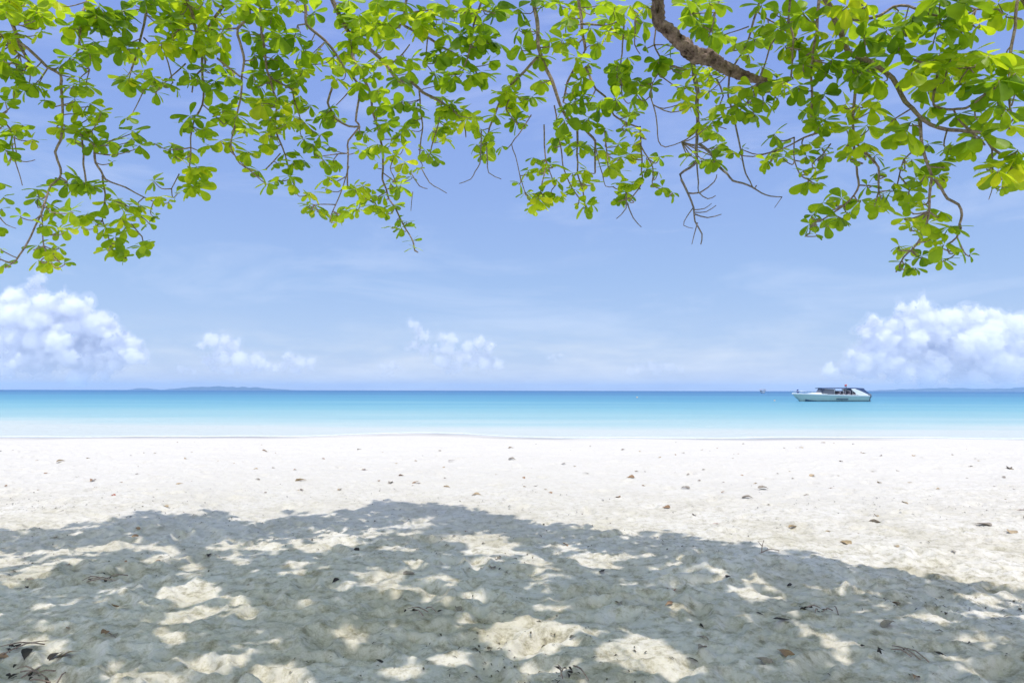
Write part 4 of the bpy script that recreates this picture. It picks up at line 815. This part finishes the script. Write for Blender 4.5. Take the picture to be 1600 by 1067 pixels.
SPOTS = [(8,760),(95,723),(138,718),(365,725),(340,720),(398,733),(693,730),(695,745),(530,765),(60,765),(965,777),(1130,752),(1180,755),(1168,778),(1310,743),(1370,817),(1240,828),(1235,832),(1295,830),(1340,833),(1400,853),(1490,861),(1570,780),(1510,747),(1465,764),(1300,763),(1370,806),(1415,786),(1085,805),(1055,711),(1067,708),(1100,734),(1120,700),(20,705),(225,708),(205,712),(10,718),(430,708),(660,712),(650,720),(690,700),(800,718),(830,732),(880,726),(915,740),(1000,705),(1145,715),(1225,700),(1440,715),(1545,708),(1530,720),(1350,708),(1055,738),(1030,715),(1130,770),(1260,775),(1200,790),(820,760),(860,770),(610,755),(470,750),(300,752),(120,745),(150,762),(215,741),(415,770),(480,728),(775,742),(1490,726),(1580,733),(1555,760)]
for _ in range(95):
    SPOTS.append((lr.uniform(-20, 1620), 690+75*lr.random()**1.4))
for px, py in SPOTS:
    if py > edge_y(px)-6: continue
    put(px, py, lr.uniform(.06, .12)*lr.choice([.7, .9, 1, 1.5]), lr.choice([0, 1, 1, 2, 2]), 'small dry brown or grey leaf lying on the open sunlit white sand', 'small dry leaves on the sunlit sand')
for _ in range(60):
    px = lr.uniform(0, 1600); py = lr.uniform(edge_y(px)+12, 1060)
    if in_fleck(px, py, 1.2): continue
    put(px, py, lr.uniform(.05, .12), lr.choice([4, 4, 0, 2]), 'small dark curled leaf lying on the shaded sand under the tree', 'dark leaves in the tree shade')
def clump(px, py, n, spread, label, col=4):
    g = ground(px, py); z = sand_z(g.x, g.y); root = empty('leaf_clump', (g.x, g.y, z)); tag(root, label, 'leaf litter')
    bmv = []; bmf = []
    for i in range(n//2):
        me = DRY[col if lr.random() < .75 else 0][lr.randrange(4)]; L = lr.uniform(.022, .05); M_ = Matrix.Translation((lr.gauss(0, spread), lr.gauss(0, spread*.5), lr.uniform(0, .02))) @ Matrix.Rotation(lr.uniform(0, 6.28), 4, 'Z') @ Matrix.Rotation(lr.uniform(-.8, .8), 4, 'X') @ Matrix.Rotation(lr.uniform(-.5, .5), 4, 'Y') @ Matrix.Scale(L, 4)
        b0 = len(bmv); bmv += [M_ @ q.co for q in me.vertices]; bmf += [tuple(b0+k for k in p_.vertices) for p_ in me.polygons]
    pyd('leaf_litter', bmv, bmf, M_DRY[col], root)['kind'] = 'stuff'
    t = Tubes()
    for i in range(max(3, n//4)):
        a = lr.uniform(0, 6.28); c = Vector((lr.gauss(0, spread), lr.gauss(0, spread*.5), .015)); d = Vector((math.cos(a), math.sin(a), 0))*lr.uniform(.04, .12)
        t.add([c-d, c+Vector((0, 0, .02)), c+d], [.004, .004, .002], 5, 2)
    t.build('twigs', M_TWIG, root, (0, 0, 0))
clump(45, 1056, 26, .07, 'dark reddish brown leaf clump in the bottom left corner')
clump(1272, 954, 18, .09, 'dark stringy leaf clump lying in the shade right of the middle')
clump(160, 903, 16, .09, 'dark leaf clump in the left shade, well above a corner clump')
clump(25, 1015, 16, .06, 'dark leaf clump at the left edge just above the corner clump')
clump(888, 1055, 12, .04, 'small dark leaf clump at the bottom middle in shade')
clump(655, 957, 10, .05, 'small dark leaf clump in the shade below the middle of the shadow')
clump(1405, 1018, 12, .07, 'thin dark leaf clump at the lower right in shade')
g = ground(1190, 866); t = Tubes(); z = sand_z(g.x, g.y)
t.add([(0, 0, -.03), (.01, .01, .05), (.03, .02, .10)], [.005, .004, .003], 6, 3); t.add([(.01, .01, .05), (-.02, .03, .09)], [.004, .002], 6, 2); t.add([(-.02, 0, -.01), (.08, .03, .02), (.16, .01, .012)], [.005, .004, .003], 6, 3)
o = t.build('fallen_twig', M_TWIG, None, (0, 0, 0)); o.location = (g.x, g.y, z); tag(o, 'forked dry twig sticking out of the sand at the shadow rim, right of the middle', 'twig')
# countless crumbs of leaf and bark in the shade
V = []; Qf = []
for _ in range(7500):
    y = 2.7*math.exp(lr.random()*math.log(10.5/2.7)); x = lr.uniform(-1, 1)*(y*.85+.3)
    if vnoise(np.array([x*1.1]), np.array([y*1.1]), 33)[0] < lr.uniform(-.15, .3): continue
    L = lr.uniform(.008, .032)*lr.choice([.6, .8, 1, 1.5]); a = lr.uniform(0, 6.28); wv_ = L*lr.uniform(.12, .45); z = sand_z(x, y)+.003; c_, s_ = math.cos(a), math.sin(a); b0 = len(V)
    for (u, v_, h) in ((-.5*L, -wv_*.4, 0), (0, -wv_*.5, L*.25), (.5*L, -wv_*.2, 0), (.5*L, wv_*.2, 0), (0, wv_*.5, L*.2), (-.5*L, wv_*.4, 0)):
        V.append((x+u*c_-v_*s_, y+u*s_+v_*c_, z+h))
    Qf += [(b0, b0+1, b0+4, b0+5), (b0+1, b0+2, b0+3, b0+4)]
me = npmesh('leaf_crumbs', V, Qf, False); tag(link('leaf_crumbs', me, simple('crumb_brown', (.10, .085, .06), .9, var=.5, scale=3)), 'dark crumbs of leaf and bark scattered over the shaded sand', None, None, 'stuff')
sc.cycles.use_denoising = True
sc.cycles.max_bounces = 36; sc.cycles.diffuse_bounces = 4; sc.cycles.glossy_bounces = 2; sc.cycles.transmission_bounces = 6; sc.cycles.volume_bounces = 32; sc.cycles.transparent_max_bounces = 4
sc.cycles.caustics_reflective = False; sc.cycles.caustics_refractive = False
